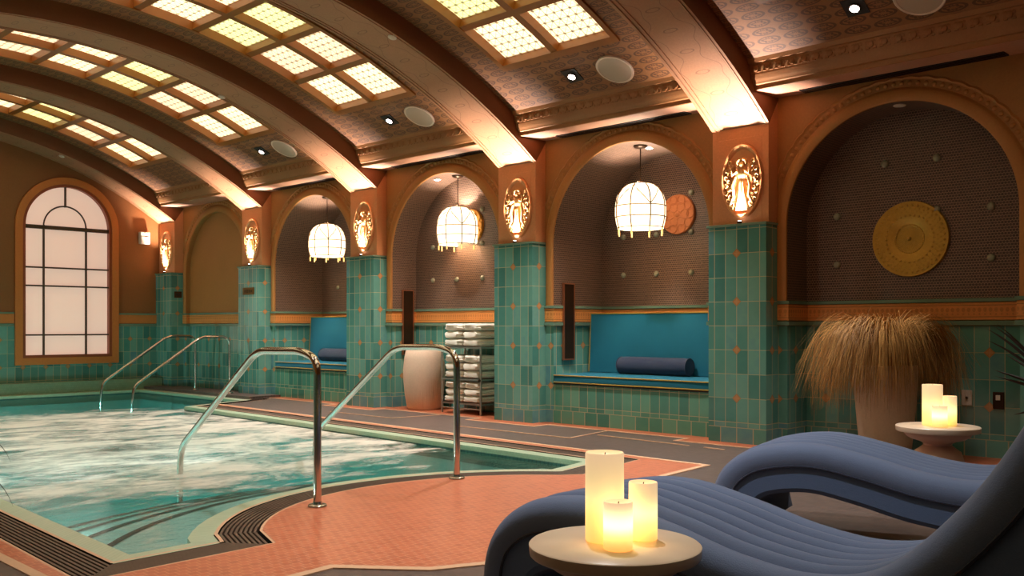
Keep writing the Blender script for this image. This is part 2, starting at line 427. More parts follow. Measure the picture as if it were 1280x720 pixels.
# submerged entry steps that follow the curved edge
LINE = [(lx(4.17)+.02, 4.18), (2.30, 4.19)]
def step_outline(d):
    # distance d out from the front edge and the bulge, sampled by angle
    pts = []
    for i in range(61):
        x = 1.90+(5.86-1.90)*i/60
        yl = 4.24+d if x < 3.6 else 4.62+d*.9
        dx = x-3.80; rr = 1.71+d
        ya = 3.44+math.sqrt(max(0, rr*rr-dx*dx)) if abs(dx) < rr else -9
        if x < 3.8: y = max(yl, ya) if ya > 0 else yl
        else: y = max(yl, ya) if ya > 0 else yl
        pts.append((x, y))
    # smooth the junctions
    for _ in range(3):
        pts = [pts[0]]+[(pts[i][0], (pts[i-1][1]+pts[i][1]*2+pts[i+1][1])/4) for i in range(1, len(pts)-1)]+[pts[-1]]
    return pts
for k, d in enumerate((.60, .90, 1.20, 1.50)):
    z1 = -.11-.05*k; O = step_outline(d); I = step_outline(d-.40 if k else -.6)
    mb = MB()
    for i in range(60):
        a, b, c, e = O[i], O[i+1], I[i+1], I[i]
        mb.face([(*e, z1), (*c, z1), (*b, z1), (*a, z1)]); mb.face([(*a, z1), (*b, z1), (*b, -.94), (*a, -.94)])
    O2 = step_outline(d-.045)
    for i in range(60):
        mb.face([(*O2[i], z1+.004), (*O2[i+1], z1+.004), (*O[i+1], z1+.004), (*O[i], z1+.004)], m=1)
        mb.face([(*O[i], z1+.004), (*O[i+1], z1+.004), (*O[i+1], z1-.03), (*O[i], z1-.03)], m=1)
    struct(mb.build('pool_step', [BASIN, NOSE]))

# water
def mat_water():
    n = NT('pool_water_surface'); o = n.obj(); t = n.t
    sx = n.node('ShaderNodeSeparateXYZ'); n.link(o, sx.inputs[0])
    X, Y = sx.outputs[0], sx.outputs[1]
    st = n.node('ShaderNodeMapping'); n.link(o, st.inputs[0]); st.inputs['Rotation'].default_value = (0, 0, math.radians(46)); st.inputs['Scale'].default_value = (.75, 1.35, 1)
    f1 = n.noise(st.outputs[0], 1.5, 7, .62, .9); f2 = n.noise(st.outputs[0], 7, 5, .7, .6)
    f = n.math('ADD', n.math('MULTIPLY', f1, .68), n.math('MULTIPLY', f2, .32))
    # the jets churn the middle of the pool
    dx = n.math('DIVIDE', n.math('SUBTRACT', X, 3.6), 3.0); dy = n.math('DIVIDE', n.math('SUBTRACT', Y, 9.3), 3.7)
    r = n.math('SQRT', n.math('ADD', n.math('POWER', n.math('ABSOLUTE', dx), 3), n.math('POWER', n.math('ABSOLUTE', dy), 3)))
    reg = n.math('MULTIPLY', n.math('SUBTRACT', 1.0, r), .5, clamp=False)
    reg = n.math('MINIMUM', n.math('MAXIMUM', reg, -.32), .165)
    foam = n.math('MULTIPLY', n.math('SUBTRACT', n.math('ADD', f, reg), .535), 5.5, clamp=True)
    foam = n.math('MULTIPLY', foam, n.math('ADD', .55, n.math('MULTIPLY', n.noise(st.outputs[0], 3.2, 5, .65, .4), .6)), clamp=True)
    rip = n.math('ADD', n.noise(st.outputs[0], 9, 4, .6, .5), n.math('MULTIPLY', n.noise(o, 30, 3), .25))
    bump = n.node('ShaderNodeBump'); bump.inputs['Strength'].default_value = .3; bump.inputs['Distance'].default_value = .02; n.link(rip, bump.inputs['Height'])
    tr = n.node('ShaderNodeBsdfTransparent'); tr.inputs[0].default_value = (.90, .98, .97, 1)
    gl = n.node('ShaderNodeBsdfGlossy'); gl.inputs['Roughness'].default_value = .04; n.link(bump.outputs[0], gl.inputs['Normal'])
    fr = n.node('ShaderNodeFresnel'); fr.inputs[0].default_value = 1.33; n.link(bump.outputs[0], fr.inputs['Normal'])
    m1 = n.node('ShaderNodeMixShader'); n.link(fr.outputs[0], m1.inputs[0]); n.link(tr.outputs[0], m1.inputs[1]); n.link(gl.outputs[0], m1.inputs[2])
    df = n.node('ShaderNodeBsdfDiffuse'); df.inputs[0].default_value = lin((252, 238, 226)); tl = n.node('ShaderNodeBsdfTranslucent'); tl.inputs[0].default_value = lin((250, 244, 238))
    ad = n.node('ShaderNodeMixShader'); ad.inputs[0].default_value = .25; n.link(df.outputs[0], ad.inputs[1]); n.link(tl.outputs[0], ad.inputs[2])
    m2 = n.node('ShaderNodeMixShader'); n.link(foam, m2.inputs[0]); n.link(m1.outputs[0], m2.inputs[1]); n.link(ad.outputs[0], m2.inputs[2])
    n.link(m2.outputs[0], n.out.inputs['Surface'])
    va = n.node('ShaderNodeVolumeAbsorption'); va.inputs[0].default_value = (.28, .81, .82, 1); va.inputs[1].default_value = .5
    n.link(va.outputs[0], n.out.inputs['Volume']); return n.m
WZ = -.065
mb = MB(); WO = offset(E, .12, True)
poly_mesh(mb, WO, [], WZ); ribbon(mb, WO, WO, -.97, WZ, 0, True)
mb2 = MB(); poly_mesh(mb2, WO, [], -.97)
mb.v, mb.f, mb.uvs, mb.mi, mb.sm = mb.v, mb.f, mb.uvs, mb.mi, mb.sm
i0 = len(mb.v)
for f_, uv_ in zip(mb2.f, mb2.uvs): mb.face([mb2.v[i] for i in f_][::-1], uv_[::-1])
o = mb.build('pool_water', mat_water()); tag(o, 'turquoise pool water, foamy and white where the jets churn it', 'water', kind='stuff')

# gutter troughs and bars around the pool edge
def gutter(i0, i1, n_bars, wb, mat, label, first=.02, width=.21, name='gutter_grate', group=None):
    if group is None: group = 'gutter grates around the pool'
    def offset_(d): return offset(E, d, True)[i0:i1+1]
    mbb = MB()
    for k in range(n_bars):
        a = first+(width-first)*(k+.5)/n_bars
        P = offset_(-(a-wb/2)); Q = offset_(-(a+wb/2))
        for i in range(len(P)-1):
            p, q, r_, s_ = P[i], P[i+1], Q[i+1], Q[i]
            top = [(*p, -.004), (*q, -.004), (*r_, -.004), (*s_, -.004)]
            mbb.face(top[::-1]); mbb.face([(*p, -.004), (*q, -.004), (*q, -.03), (*p, -.03)]); mbb.face([(*s_, -.004), (*r_, -.004), (*r_, -.03), (*s_, -.03)])
    # cross ties
    P = offset_(-first); Q = offset_(-width)
    L = 0
    for i in range(len(P)-1):
        d = math.dist(P[i], P[i+1]); m = max(1, int(d/.3))
        for j in range(m):
            t = (j+.5)/m
            a = Vector((P[i][0]+(P[i+1][0]-P[i][0])*t, P[i][1]+(P[i+1][1]-P[i][1])*t, -.022)); b = Vector((Q[i][0]+(Q[i+1][0]-Q[i][0])*t, Q[i][1]+(Q[i+1][1]-Q[i][1])*t, -.022))
            mbb.tube([a, b], .006, 4)
    return tag(mbb.build(name, mat), label, 'grate', group)
mb = MB(); ribbon(mb, E, OUT, -.07, -.07, 0, True); ribbon(mb, E, E, -.008, -.07, 0, True); ribbon(mb, OUT, OUT, 0, -.07, 0, True)
struct(mb.build('pool_gutter', TROUGH))
mb = MB(); LIP = offset(E, -.018, True); ribbon(mb, LIP, E, .001, .001, 0, True); LO = offset(E, -.222, True); LO2 = offset(E, -.236, True); ribbon(mb, LO2, LO, .002, .002, 0, True)
struct(mb.build('trim_3', PALE))
gutter(0, 1, 8, .013, GRATE, 'long dark slatted gutter grate along the left edge of the pool')
gutter(1, 2, 13, .011, GRATE, 'short fine slatted grate across the near left corner of the pool')
gutter(2, 26, 8, .013, GRATE, 'curved slatted grate around the bulging terrace edge')
gutter(26, 28, 10, .012, GRATE, 'short dark grate at the near right corner of the pool')
gutter(28, 29, 10, .014, GRATE, 'long dark grate between the pool and the grey deck along the alcoves')

# terracotta terrace and inlays (thin slabs set into the floor)
def slab(name, outer, z, mat, th=.004):
    mbx = MB(); poly_mesh(mbx, outer, [], z)
    ribbon(mbx, outer, outer, z, -.02, 0, True); return struct(mbx.build(name, mat, merge=False))
OUTf = offset(E, -.236, True)
nL = len(L0); idx0 = 1; 
# outline of the gutter from the left edge to the right deck
seg = OUTf[1:1+len(FRONT1[1:])+len(ARC[1:])+1+1]
right_x = lambda y: 6.12+.03*(y-4.5)
terr = [OUTf[0]]+seg+[(rx(11.65)+.236, 11.55), (right_x(11.55), 11.55), (right_x(3.83), 3.83), (5.37, 3.77), (4.6, 3.30), (3.8, 2.95), (2.93, 2.93), (2.66, 3.05), (2.39, 3.39), (2.19, 3.37), (1.45, 3.25), (1.42, 15.5)]
terr = [(p[0], p[1]) for p in terr]
mbx = MB(); poly_mesh(mbx, terr, [], .003); struct(mbx.build('floor_terrace', TERRA, merge=False))
def stripe(path, wd, mat=PALE, z=.006, name='floor_inlay'):
    P = offset(path, wd/2); Q = offset(path, -wd/2); mbx = MB()
    for i in range(len(P)-1): mbx.face([(*Q[i], z), (*Q[i+1], z), (*P[i+1], z), (*P[i], z)]); mbx.face([(*P[i], z), (*P[i+1], z), (*P[i+1], -.01), (*P[i], -.01)]); mbx.face([(*Q[i], z), (*Q[i+1], z), (*Q[i+1], -.01), (*Q[i], -.01)])
    return struct(mbx.build(name, mat, merge=False))
stripe([(right_x(11.6), 11.6), (right_x(3.83), 3.83), (5.37, 3.77), (4.6, 3.30), (3.8, 2.95), (2.93, 2.93), (2.66, 3.05), (2.39, 3.39), (2.19, 3.37), (1.45, 3.25), (1.42, 15.4)], .05)
# border along the walls and round the pillars
def border_path(d):
    pts = []
    for k in range(-1, 4):
        a, b = pier(k)
        pts += [(XP-d, a-d), (XP-d, b+d), (XW-d, b+d)] if k == -99 else [(XW-d, a-d), (XP-d, a-d), (XP-d, b+d), (XW-d, b+d)]
    return pts
bp = border_path(.22)
mbx = MB()
for i in range(len(bp)-1):
    (x0, y0_), (x1, y1) = bp[i], bp[i+1]
    if abs(y1-y0_) > .01: mbx.face([(x0, y0_, .003), (8.1, y0_, .003), (8.1, y1, .003), (x1, y1, .003)])
struct(mbx.build('floor_border', BORDER, merge=False))
stripe(bp, .025)
for a, b in (((7.08, 5.66), (7.00, 4.57)), ((6.99, 4.41), (6.975, 4.2)), ((6.70, 7.2), (6.70, 5.69)), ((6.70, 5.69), (7.40, 5.80)), ((6.75, 9.6), (6.75, 8.4)), ((6.75, 8.4), (7.4, 8.3))):
    stripe([a, b], .018)
# raised walkway beside the far bay, and the raised end ledge
mb = MB(); mb.box(7.10, 7.62, 12.1, 15.52, -.1, .035); struct(mb.build('trim_4', GREYF))
mb = MB(); mb.box(1.0, 7.43, 15.50, 15.80, -1.2, .165); struct(mb.build('trim_5', LEDGE))

# ------------------------------------------------------------------ right wall with arched alcoves
BAYS = {-2: ((Y0-2*SP+PWD+Y0-SP)/2, .97, 8.03), -1: (3.04, .94, 8.03), 0: (5.7495, .987, 8.50), 1: (8.532, .987, 8.06), 2: (11.315, .987, 8.50), 3: (14.097, .987, 7.72)}
ZT = 3.10
NA = 40
trim_i = 6
for k, (cy, r, xb) in BAYS.items():
    yl, yr = pier(k)[1], pier(k+1)[0]
    # wall face
    mb = MB(uo=(XW, cy)); X = XW
    if k != -2:
        for ya, yb in ((yl-.02, cy-r), (cy+r, yr+.02)):
            mb.face([(X, ya, 0), (X, yb, 0), (X, yb, 1.06), (X, ya, 1.06)], m=1)
            mb.face([(X, ya, 1.06), (X, yb, 1.06), (X, yb, ZS), (X, ya, ZS)], m=0)
            mb.face([(X, ya, ZS), (X, yb, ZS), (X, yb, ZT+.1), (X, ya, ZT+.1)], m=0)
        for i in range(NA):
            a0, a1 = PI*i/NA, PI*(i+1)/NA
            p, q = (cy-r*math.cos(a0), ZS+r*math.sin(a0)), (cy-r*math.cos(a1), ZS+r*math.sin(a1))
            mb.face([(X, p[0], p[1]), (X, q[0], q[1]), (X, q[0], ZT+.1), (X, p[0], ZT+.1)], m=0)
        struct(mb.build('wall_right', [ORANGE, T]))
        # alcove reveal, vault and back
        mb = MB(uo=(0, cy+(.07 if k == -1 else 0)))
        NM = ORANGE if k == 3 else MOS
        for y in (cy-r, cy+r):
            mb.face([(X, y, 0), (xb, y, 0), (xb, y, 1.06), (X, y, 1.06)], uv=[(X-X-.16, 0), (xb-X-.16, 0), (xb-X-.16, 1.06), (-.16, 1.06)], m=1)
            mb.face([(X, y, 1.06), (xb, y, 1.06), (xb, y, ZS), (X, y, ZS)], m=0)
        for i in range(NA):
            a0, a1 = PI*i/NA, PI*(i+1)/NA
            p, q = (cy-r*math.cos(a0), ZS+r*math.sin(a0)), (cy-r*math.cos(a1), ZS+r*math.sin(a1))
            mb.face([(X, *p), (xb, *p), (xb, *q), (X, *q)], uv=[(0, r*a0), (xb-X, r*a0), (xb-X, r*a1), (0, r*a1)], m=0, smooth=True)
            mb.face([(xb, *p), (xb, *q), (xb, q[0], ZS), (xb, p[0], ZS)] if 0 < i < NA-1 else ([(xb, *p), (xb, *q), (xb, q[0], ZS)] if i == 0 else [(xb, *p), (xb, *q), (xb, p[0], ZS)]), m=0)
        mb.face([(xb, cy-r, 0), (xb, cy+r, 0), (xb, cy+r, 1.06), (xb, cy-r, 1.06)], m=1)
        mb.face([(xb, cy-r, 1.06), (xb, cy+r, 1.06), (xb, cy+r, ZS), (xb, cy-r, ZS)], m=0)
        struct(mb.build('wall_alcove', [NM, T], merge=False))
        # arch surround: band, outer scalloped beads, jamb strips
        mb = MB()
        def prof(a, rr, x): return (x, cy-rr*math.cos(a), ZS+rr*math.sin(a))
        secs = [(r, XW+.005), (r, XW-.022), (r+.012, XW-.03), (r+.085, XW-.026), (r+.10, XW-.014), (r+.115, XW)]
        rows = [[prof(PI*i/48, rr, x) for rr, x in secs] for i in range(49)]
        mb.grid(rows, smooth=False)
        for y, sg in ((cy-r, -1), (cy+r, 1)):
            lim = abs((yl if sg < 0 else yr)-y)
            rows = [[(x, y+sg*min(rr-r, lim), z) for rr, x in secs] for z in (1.275, ZS)]
            mb.grid(rows, smooth=False)
        nb = 46
        for i in range(nb+1):
            a = PI*(.06+.88*i/nb); yy = cy-(r+.145)*math.cos(a)
            if yl+.03 < yy < yr-.03: mb.sphere((XW-.002, yy, ZS+(r+.145)*math.sin(a)), .02, 7, (.6, 1, 1))
        rows = [[prof(PI*(.1+.8*i/120), rr+ (.012*abs(math.sin(i*.55)) if e else 0), x) for e, (rr, x) in enumerate([(r+.175, XW), (r+.182, XW-.012), (r+.198, XW)])] for i in range(121)]
        rows = [[(x, min(max(y, yl), yr), z) for x, y, z in rw] for rw in rows]
        mb.grid(rows, smooth=False)
        struct(mb.build('trim_%d' % trim_i, TRIM)); trim_i += 1
        # frieze with green tile rails, running round the alcove
        path = [(XW, yl), (XW, cy-r), (xb, cy-r), (xb, cy+r), (XW, cy+r), (XW, yr)]
        # direction: room interior lies to the -X side; offset outward from wall
        def run(z0, z1, d, mat, name):
            m_ = MB(uo=(0, 0)); P = offset(path, d); n = len(P); L = 0
            for i in range(n-1):
                dd = math.dist(path[i], path[i+1]); a, b, a0, b0 = P[i], P[i+1], path[i], path[i+1]
                m_.face([(*a, z0), (*b, z0), (*b, z1), (*a, z1)], uv=[(L, z0), (L+dd, z0), (L+dd, z1), (L, z1)])
                m_.face([(*a, z1), (*b, z1), (*b0, z1+.004), (*a0, z1+.004)]); m_.face([(*a, z0), (*b, z0), (*b0, z0-.004), (*a0, z0-.004)]); L += dd
            return struct(m_.build(name, mat))
        run(1.105, 1.245, .018, FRIEZE, 'trim_%d' % trim_i); trim_i += 1
        run(1.25, 1.278, .03, RAILT, 'trim_%d' % trim_i); trim_i += 1
        run(1.062, 1.096, .03, RAILT, 'trim_%d' % trim_i); trim_i += 1
    # cornice, soffit
    for xx in (1,):
        prof_c = [(7.12, 3.325), (7.135, 3.29), (7.155, 3.288), (7.165, 3.225), (7.185, 3.20), (7.187, 3.165), (7.205, 3.15), (7.215, 3.125), (7.235, 3.12), (7.24, 3.085), (7.25, 3.08)]
        mb = MB(); ya, yb = yl-.02, yr+.02
        mb.grid([[(x, y, z) for x, z in prof_c] for y in (ya, yb)], smooth=False)
        nD = int((yr-yl)/.055)
        for i in range(nD):
            y = yl+(i+.5)*(yr-yl)/nD
            mb.sphere((7.162, y, 3.262), .017, 6, (.5, 1, .9))
            mb.box(7.163, 7.178, y-.014, y+.014, 3.212, 3.232)
        for i in range(nD//2):
            y = yl+(i+.5)*(yr-yl)/(nD//2)
            mb.sphere((7.158, y, 3.245), .026, 6, (.5, 1, 1.1))
        struct(mb.build('trim_%d' % trim_i, CORN)); trim_i += 1
        mb = MB(); mb.face([(7.25, ya, 3.08), (7.25, yb, 3.08), (XW+.02, yb, 3.09), (XW+.02, ya, 3.09)]); mb.face([(7.12, ya, 3.33), (7.12, yb, 3.33), (XW+.02, yb, 3.35), (XW+.02, ya, 3.35)])
        struct(mb.build('trim_%d' % trim_i, SOFF)); trim_i += 1

# ------------------------------------------------------------------ vault: panels, beams, skylights
A1, NC, PITCH = 25.15, 10, 5.27
A0 = A1-NC*PITCH
def cyl(a, y, r): return (XC+r*math.sin(math.radians(a)), y, ZC+r*math.cos(math.radians(a)))
XL = 2*XC-XU
AEND = math.degrees(math.asin((7.125-XC)/RV))
spot_things = []
for k in range(-2, 4):
    yl, yr = pier(k)[1], pier(k+1)[0]; cy = (yl+yr)/2; h = .715
    mb = MB()
    def patch(a0, a1, ya, yb, r=RV, n=None, m=0):
        n = n or max(2, int(abs(a1-a0)/1.5))
        for i in range(n):
            p, q = a0+(a1-a0)*i/n, a0+(a1-a0)*(i+1)/n
            L = lambda a: math.radians(a)*r
            mb.face([cyl(p, ya, r), cyl(q, ya, r), cyl(q, yb, r), cyl(p, yb, r)], uv=[(ya-cy, L(p)), (ya-cy, L(q)), (yb-cy, L(q)), (yb-cy, L(p))], m=m, smooth=True)
    patch(-AEND-5, AEND, yl-.02, cy-h); patch(-AEND-5, AEND, cy+h, yr+.02); patch(A1, AEND, cy-h, cy+h); patch(-AEND-5, A0, cy-h, cy+h)
    struct(mb.build('ceiling', PAPER))
    where = {-2: 'over the nearest bay of all', -1: 'above the grass planter bay', 0: 'above the bay of the near blue bench', 1: 'above the bay of the towel rack', 2: 'above the bay of the far blue bench', 3: 'farthest, next to the end wall'}[k]
    sk = thing('skylight', 'gridded leaded glass skylight in orange coffers, '+where, 'skylight', cyl((A0+A1)/2, cy, RV))
    mb = MB()
    def bar(a0, a1, ya, yb, r0, r1):
        n = max(1, int(round(abs(a1-a0)/2.7)))
        for i in range(n):
            p, q = a0+(a1-a0)*i/n, a0+(a1-a0)*(i+1)/n
            mb.face([cyl(p, ya, r0), cyl(q, ya, r0), cyl(q, yb, r0), cyl(p, yb, r0)])
            mb.face([cyl(p, ya, r0), cyl(q, ya, r0), cyl(q, ya, r1), cyl(p, ya, r1)]); mb.face([cyl(p, yb, r0), cyl(q, yb, r0), cyl(q, yb, r1), cyl(p, yb, r1)])
        for a in (a0, a1): mb.face([cyl(a, ya, r0), cyl(a, yb, r0), cyl(a, yb, r1), cyl(a, ya, r1)])
    r0, r1 = RV-.02, RV+.085
    for y in (cy-h+.025, cy+h-.025): bar(A0-.2, A1+.2, y-.028, y+.028, r0, r1)
    bar(A0, A1, cy-.04, cy+.04, r0+.01, r1)
    for i in range(NC+1):
        a = A1-i*PITCH; bar(a-.33, a+.33, cy-h, cy+h, r0+(.01 if 0 < i < NC else 0), r1)
    mb.build('coffer_frame', COFFER, sk)
    for i in range(NC):
        for sgn in (-1, 1):
            a1, a0 = A1-i*PITCH-.2, A1-(i+1)*PITCH+.2; ya, yb = (cy+.03, cy+h-.02) if sgn > 0 else (cy-h+.02, cy-.03)
            g = MB(); r = r1-.01; n = 3
            for j in range(n):
                p, q = a0+(a1-a0)*j/n, a0+(a1-a0)*(j+1)/n
                L = lambda a: math.radians(a-(a0+a1)/2)*r
                g.face([cyl(p, ya, r), cyl(q, ya, r), cyl(q, yb, r), cyl(p, yb, r)], uv=[(ya-(ya+yb)/2, L(p)), (ya-(ya+yb)/2, L(q)), (yb-(ya+yb)/2, L(q)), (yb-(ya+yb)/2, L(p))])
            gm = (GL_W, GL_P, GL_G, GL_W, GL_P, GL_P, GL_G, GL_W, GL_P, GL_W)[(i+(1 if k == 0 and i == 1 else 0)) % 10]
            g.build('glass_pane', gm, sk)
    # a solid deck over the glass
for k in range(-2, 5):
    ya, yb = pier(k); cy = (ya+yb)/2; mb = MB(); n = 60
    ang = math.degrees(math.asin((XU-XC)/RB)); r1 = RV+.12
    def q4(a, b, r): return [cyl(a, ya, r), cyl(b, ya, r), cyl(b, yb, r), cyl(a, yb, r)]
    for i in range(n):
        p, q = -ang+2*ang*i/n, -ang+2*ang*(i+1)/n
        L = lambda a: math.radians(a)*RB
        mb.face(q4(p, q, RB), uv=[(ya-cy, L(p)), (ya-cy, L(q)), (yb-cy, L(q)), (yb-cy, L(p))], m=0, smooth=True)
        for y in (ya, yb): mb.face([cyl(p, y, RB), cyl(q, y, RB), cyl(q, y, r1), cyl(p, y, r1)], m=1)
    # thin moulding along both soffit edges
    for y0m, y1m in ((ya+.025, ya+.04), (yb-.085, yb-.07), (yb-.04, yb-.025)):
        for i in range(n):
            p, q = -ang+2*ang*i/n, -ang+2*ang*(i+1)/n
            mb.face([cyl(p, y0m, RB-.008), cyl(q, y0m, RB-.008), cyl(q, y1m, RB-.008), cyl(p, y1m, RB-.008)], uv=[(.3, 0)]*4)
            mb.face([cyl(p, y0m, RB-.008), cyl(q, y0m, RB-.008), cyl(q, y0m, RB), cyl(p, y0m, RB)], uv=[(.3, 0)]*4); mb.face([cyl(p, y1m, RB-.008), cyl(q, y1m, RB-.008), cyl(q, y1m, RB), cyl(p, y1m, RB)], uv=[(.3, 0)]*4)
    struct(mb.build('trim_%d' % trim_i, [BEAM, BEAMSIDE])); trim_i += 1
# roof deck above everything keeps the light in
mb = MB(); mb.face([(-2, -4.1, 4.8), (10, -4.1, 4.8), (10, 16.3, 4.8), (-2, 16.3, 4.8)]); struct(mb.build('ceiling_deck', BLACK))

# ------------------------------------------------------------------ other walls
mb = MB(uo=(5.96, 0)); X0, X1 = -1.2, 7.70; y = YEND
WX0, WX1, WZ0, WZ1, WR = 5.27, 6.655, .56, 2.66, .6925; wcx = (WX0+WX1)/2
def wq(x0, x1, z0, z1, m=0): mb.face([(x0, y, z0), (x1, y, z0), (x1, y, z1), (x0, y, z1)], m=m)
for x0, x1 in ((X0, WX0), (WX1, X1)): wq(x0, x1, -.2, 1.06, 1); wq(x0, x1, 1.06, 4.6)
wq(WX0, WX1, -.2, WZ0, 1)
for i in range(40):
    a0, a1 = PI*i/40, PI*(i+1)/40; p = (wcx-WR*math.cos(a0), WZ1+WR*math.sin(a0)); q = (wcx-WR*math.cos(a1), WZ1+WR*math.sin(a1))
    mb.face([(p[0], y, p[1]), (q[0], y, q[1]), (q[0], y, 4.6), (p[0], y, 4.6)])
struct(mb.build('wall_end', [ENDPL, T]))
for z0, z1, d, m_ in ((1.105, 1.25, .02, WINTRIM), (1.25, 1.278, .03, RAILT), (1.062, 1.096, .03, RAILT)):
    mb = MB(uo=(5.96, 0))
    for x0, x1 in ((X0, WX0-.13), (WX1+.13, 7.5)): mb.box(x0, x1, YEND-d, YEND, z0, z1)
    struct(mb.build('trim_%d' % trim_i, m_)); trim_i += 1
# window
win = bpy.data.objects.new('window_1', None); C.objects.link(win); win.location = (wcx, YEND, WZ0); struct(win)
mb = MB(); pts = [(WX0, WZ0), (WX1, WZ0)]+[(wcx+WR*math.cos(PI*i/40), WZ1+WR*math.sin(PI*i/40)) for i in range(41)]
mb.face([(x, YEND+.06, z) for x, z in pts]); mb.build('window_pane', WINGL, win)
def frame_ring(d0, d1, ya, yb, mat, name):
    mb = MB()
    def loop(d): return [(WX0-d, WZ0-d), (WX1+d, WZ0-d)]+[(wcx+(WR+d)*math.cos(PI*i/40), WZ1+(WR+d)*math.sin(PI*i/40)) for i in range(41)]
    A, B = loop(d0), loop(d1); n = len(A)
    for i in range(n):
        j = (i+1) % n
        for yy in (ya, yb): mb.face([(A[i][0], yy, A[i][1]), (A[j][0], yy, A[j][1]), (B[j][0], yy, B[j][1]), (B[i][0], yy, B[i][1])])
        for L in (A, B): mb.face([(L[i][0], ya, L[i][1]), (L[j][0], ya, L[j][1]), (L[j][0], yb, L[j][1]), (L[i][0], yb, L[i][1])])
    return mb.build(name, mat, win)
frame_ring(-.035, .01, YEND-.03, YEND+.07, WINFR, 'window_frame')
frame_ring(.01, .12, YEND-.045, YEND+.01, WINTRIM, 'window_surround')
mb = MB()
for x in (5.59, 6.255): mb.box(x-.012, x+.012, YEND, YEND+.04, WZ0, WZ1+.02)
for z, t in ((2.645, .03), (1.998, .012), (1.704, .012), (.916, .012)): mb.box(WX0, WX1, YEND-.005, YEND+.045, z-t, z+t)
mb.box(5.925-.012, 5.925+.012, YEND, YEND+.04, WZ1+.33, WZ1+WR)
mb.tube([(5.9225+.333*math.cos(PI*i/24), YEND+.02, WZ1+.345*math.sin(PI*i/24)) for i in range(25)], .013, 6)
mb.build('muntins', MULL, win)
# left, back walls
mb = MB(); x = -.75
mb.face([(x, -4, 0), (x, 16, 0), (x, 16, 1.06), (x, -4, 1.06)], m=1); mb.face([(x, -4, 1.06), (x, 16, 1.06), (x, 16, 4.6), (x, -4, 4.6)])
struct(mb.build('wall_left', [ORANGE, T]))
mb = MB(); y = -3.6
mb.face([(-1.2, y, 0), (9.3, y, 0), (9.3, y, 1.06), (-1.2, y, 1.06)], m=1); mb.face([(-1.2, y, 1.06), (9.3, y, 1.06), (9.3, y, 4.6), (-1.2, y, 4.6)])
mb.face([(XW, y, 0), (XW, 2.0, 0), (XW, 2.0, 1.06), (XW, y, 1.06)][::-1], m=1) if False else None
struct(mb.build('wall_back', [ORANGE, T]))
mb = MB(); mb.face([(XW, -3.6, 0), (XW, pier(-1)[0]+.1, 0), (XW, pier(-1)[0]+.1, 1.06), (XW, -3.6, 1.06)], m=1); mb.face([(XW, -3.6, 1.06), (XW, pier(-1)[0]+.1, 1.06), (XW, pier(-1)[0]+.1, 3.2), (XW, -3.6, 3.2)])
struct(mb.build('wall_right', [ORANGE, T]))

# ------------------------------------------------------------------ pillars, plaques, uplights
pl_names = {-1: 'teal tiled pillar at the right edge of view, nearest of the row', 0: 'teal tiled pillar between the grass planter and the near blue bench', 1: 'teal tiled pillar between the towel rack and the near blue bench',
            2: 'teal tiled pillar between the far blue bench and the white hamper pot', 3: 'teal tiled pillar left of the far blue bench, small brass sign on it', 4: 'dark teal tiled corner pillar against the end wall'}
pq_names = {0: 'gilded oval figure relief on the pillar right of the near blue bench, largest', 1: 'gilded oval figure relief on the pillar left of the near blue bench', 2: 'gilded oval figure relief on the pillar right of the far blue bench',
            3: 'gilded oval figure relief above the brass-signed pillar', 4: 'gilded oval figure relief in the far corner beside the end wall, smallest'}
GOLD = mat_plain('gilded_relief', (236, 178, 116), .36, .35, nscale=30, amt=.3, bump=.3)
GOLDRIM = mat_plain('gilded_rim', (222, 152, 98), .38, .2, nscale=30)
def relief(mb, x, cy, cz):
    # a robed standing figure among vines, in shallow relief
    rnd = random.Random(3)
    def blob(dy, dz, ry, rz, rx=.018): mb.sphere((x, cy-dy, cz+dz), 1, 10, (rx, ry, rz))
    blob(0, .165, .026, .034, .034)                               # head
    for i in range(9):                                             # garland of hair
        a = PI*i/8; blob(.045*math.cos(a), .18+.035*math.sin(a), .017, .015, .03)
    blob(0, .125, .012, .02, .025)
    blob(0, .075, .05, .06, .034)                                 # chest
    blob(0, .01, .038, .05, .03)
    rows = []                                                      # skirt, flaring with folds
    for i in range(9):
        t = i/8; z = cz+.0-.245*t; wd = .036+.075*t**1.2
        rows.append([(x-(.030+.006*math.cos(j*1.9+t*2))*math.sin(PI*j/14)**.6-.0, cy-wd+2*wd*j/14+.02*t*t, z) for j in range(15)])
    mb.grid(rows)
    for s_ in (-1, 1):                                             # raised arms holding the drape
        mb.tube([(x-.02, cy+s_*.045, cz+.105), (x-.032, cy+s_*.085, cz+.075), (x-.03, cy+s_*.095, cz+.125), (x-.022, cy+s_*.07, cz+.165)], [.016, .014, .012, .010], 8)
        mb.tube([(x-.015, cy+s_*.06, cz+.06), (x-.022, cy+s_*.09, cz-.02), (x-.02, cy+s_*.075, cz-.12), (x-.02, cy+s_*.12, cz-.2)], [.012, .016, .014, .008], 8)
    for s_ in (-1, 1):                                             # curling vines
        for j in range(13):
            z = .19-.034*j; lim = .172*math.sqrt(max(.05, 1-(z/.3)**2))
            c0 = (lim-.016-.030*(j % 2))*s_; R_ = .016
            mb.tube([(x-.012-.008*math.sin(q/8*PI), cy+c0+R_*math.cos(q*.85+j), cz+z+R_*math.sin(q*.85+j)) for q in range(8)], [.008]*7+[.004], 6)
            blob(-c0+.02*s_*rnd.random(), z-.018, .011, .011, .02)
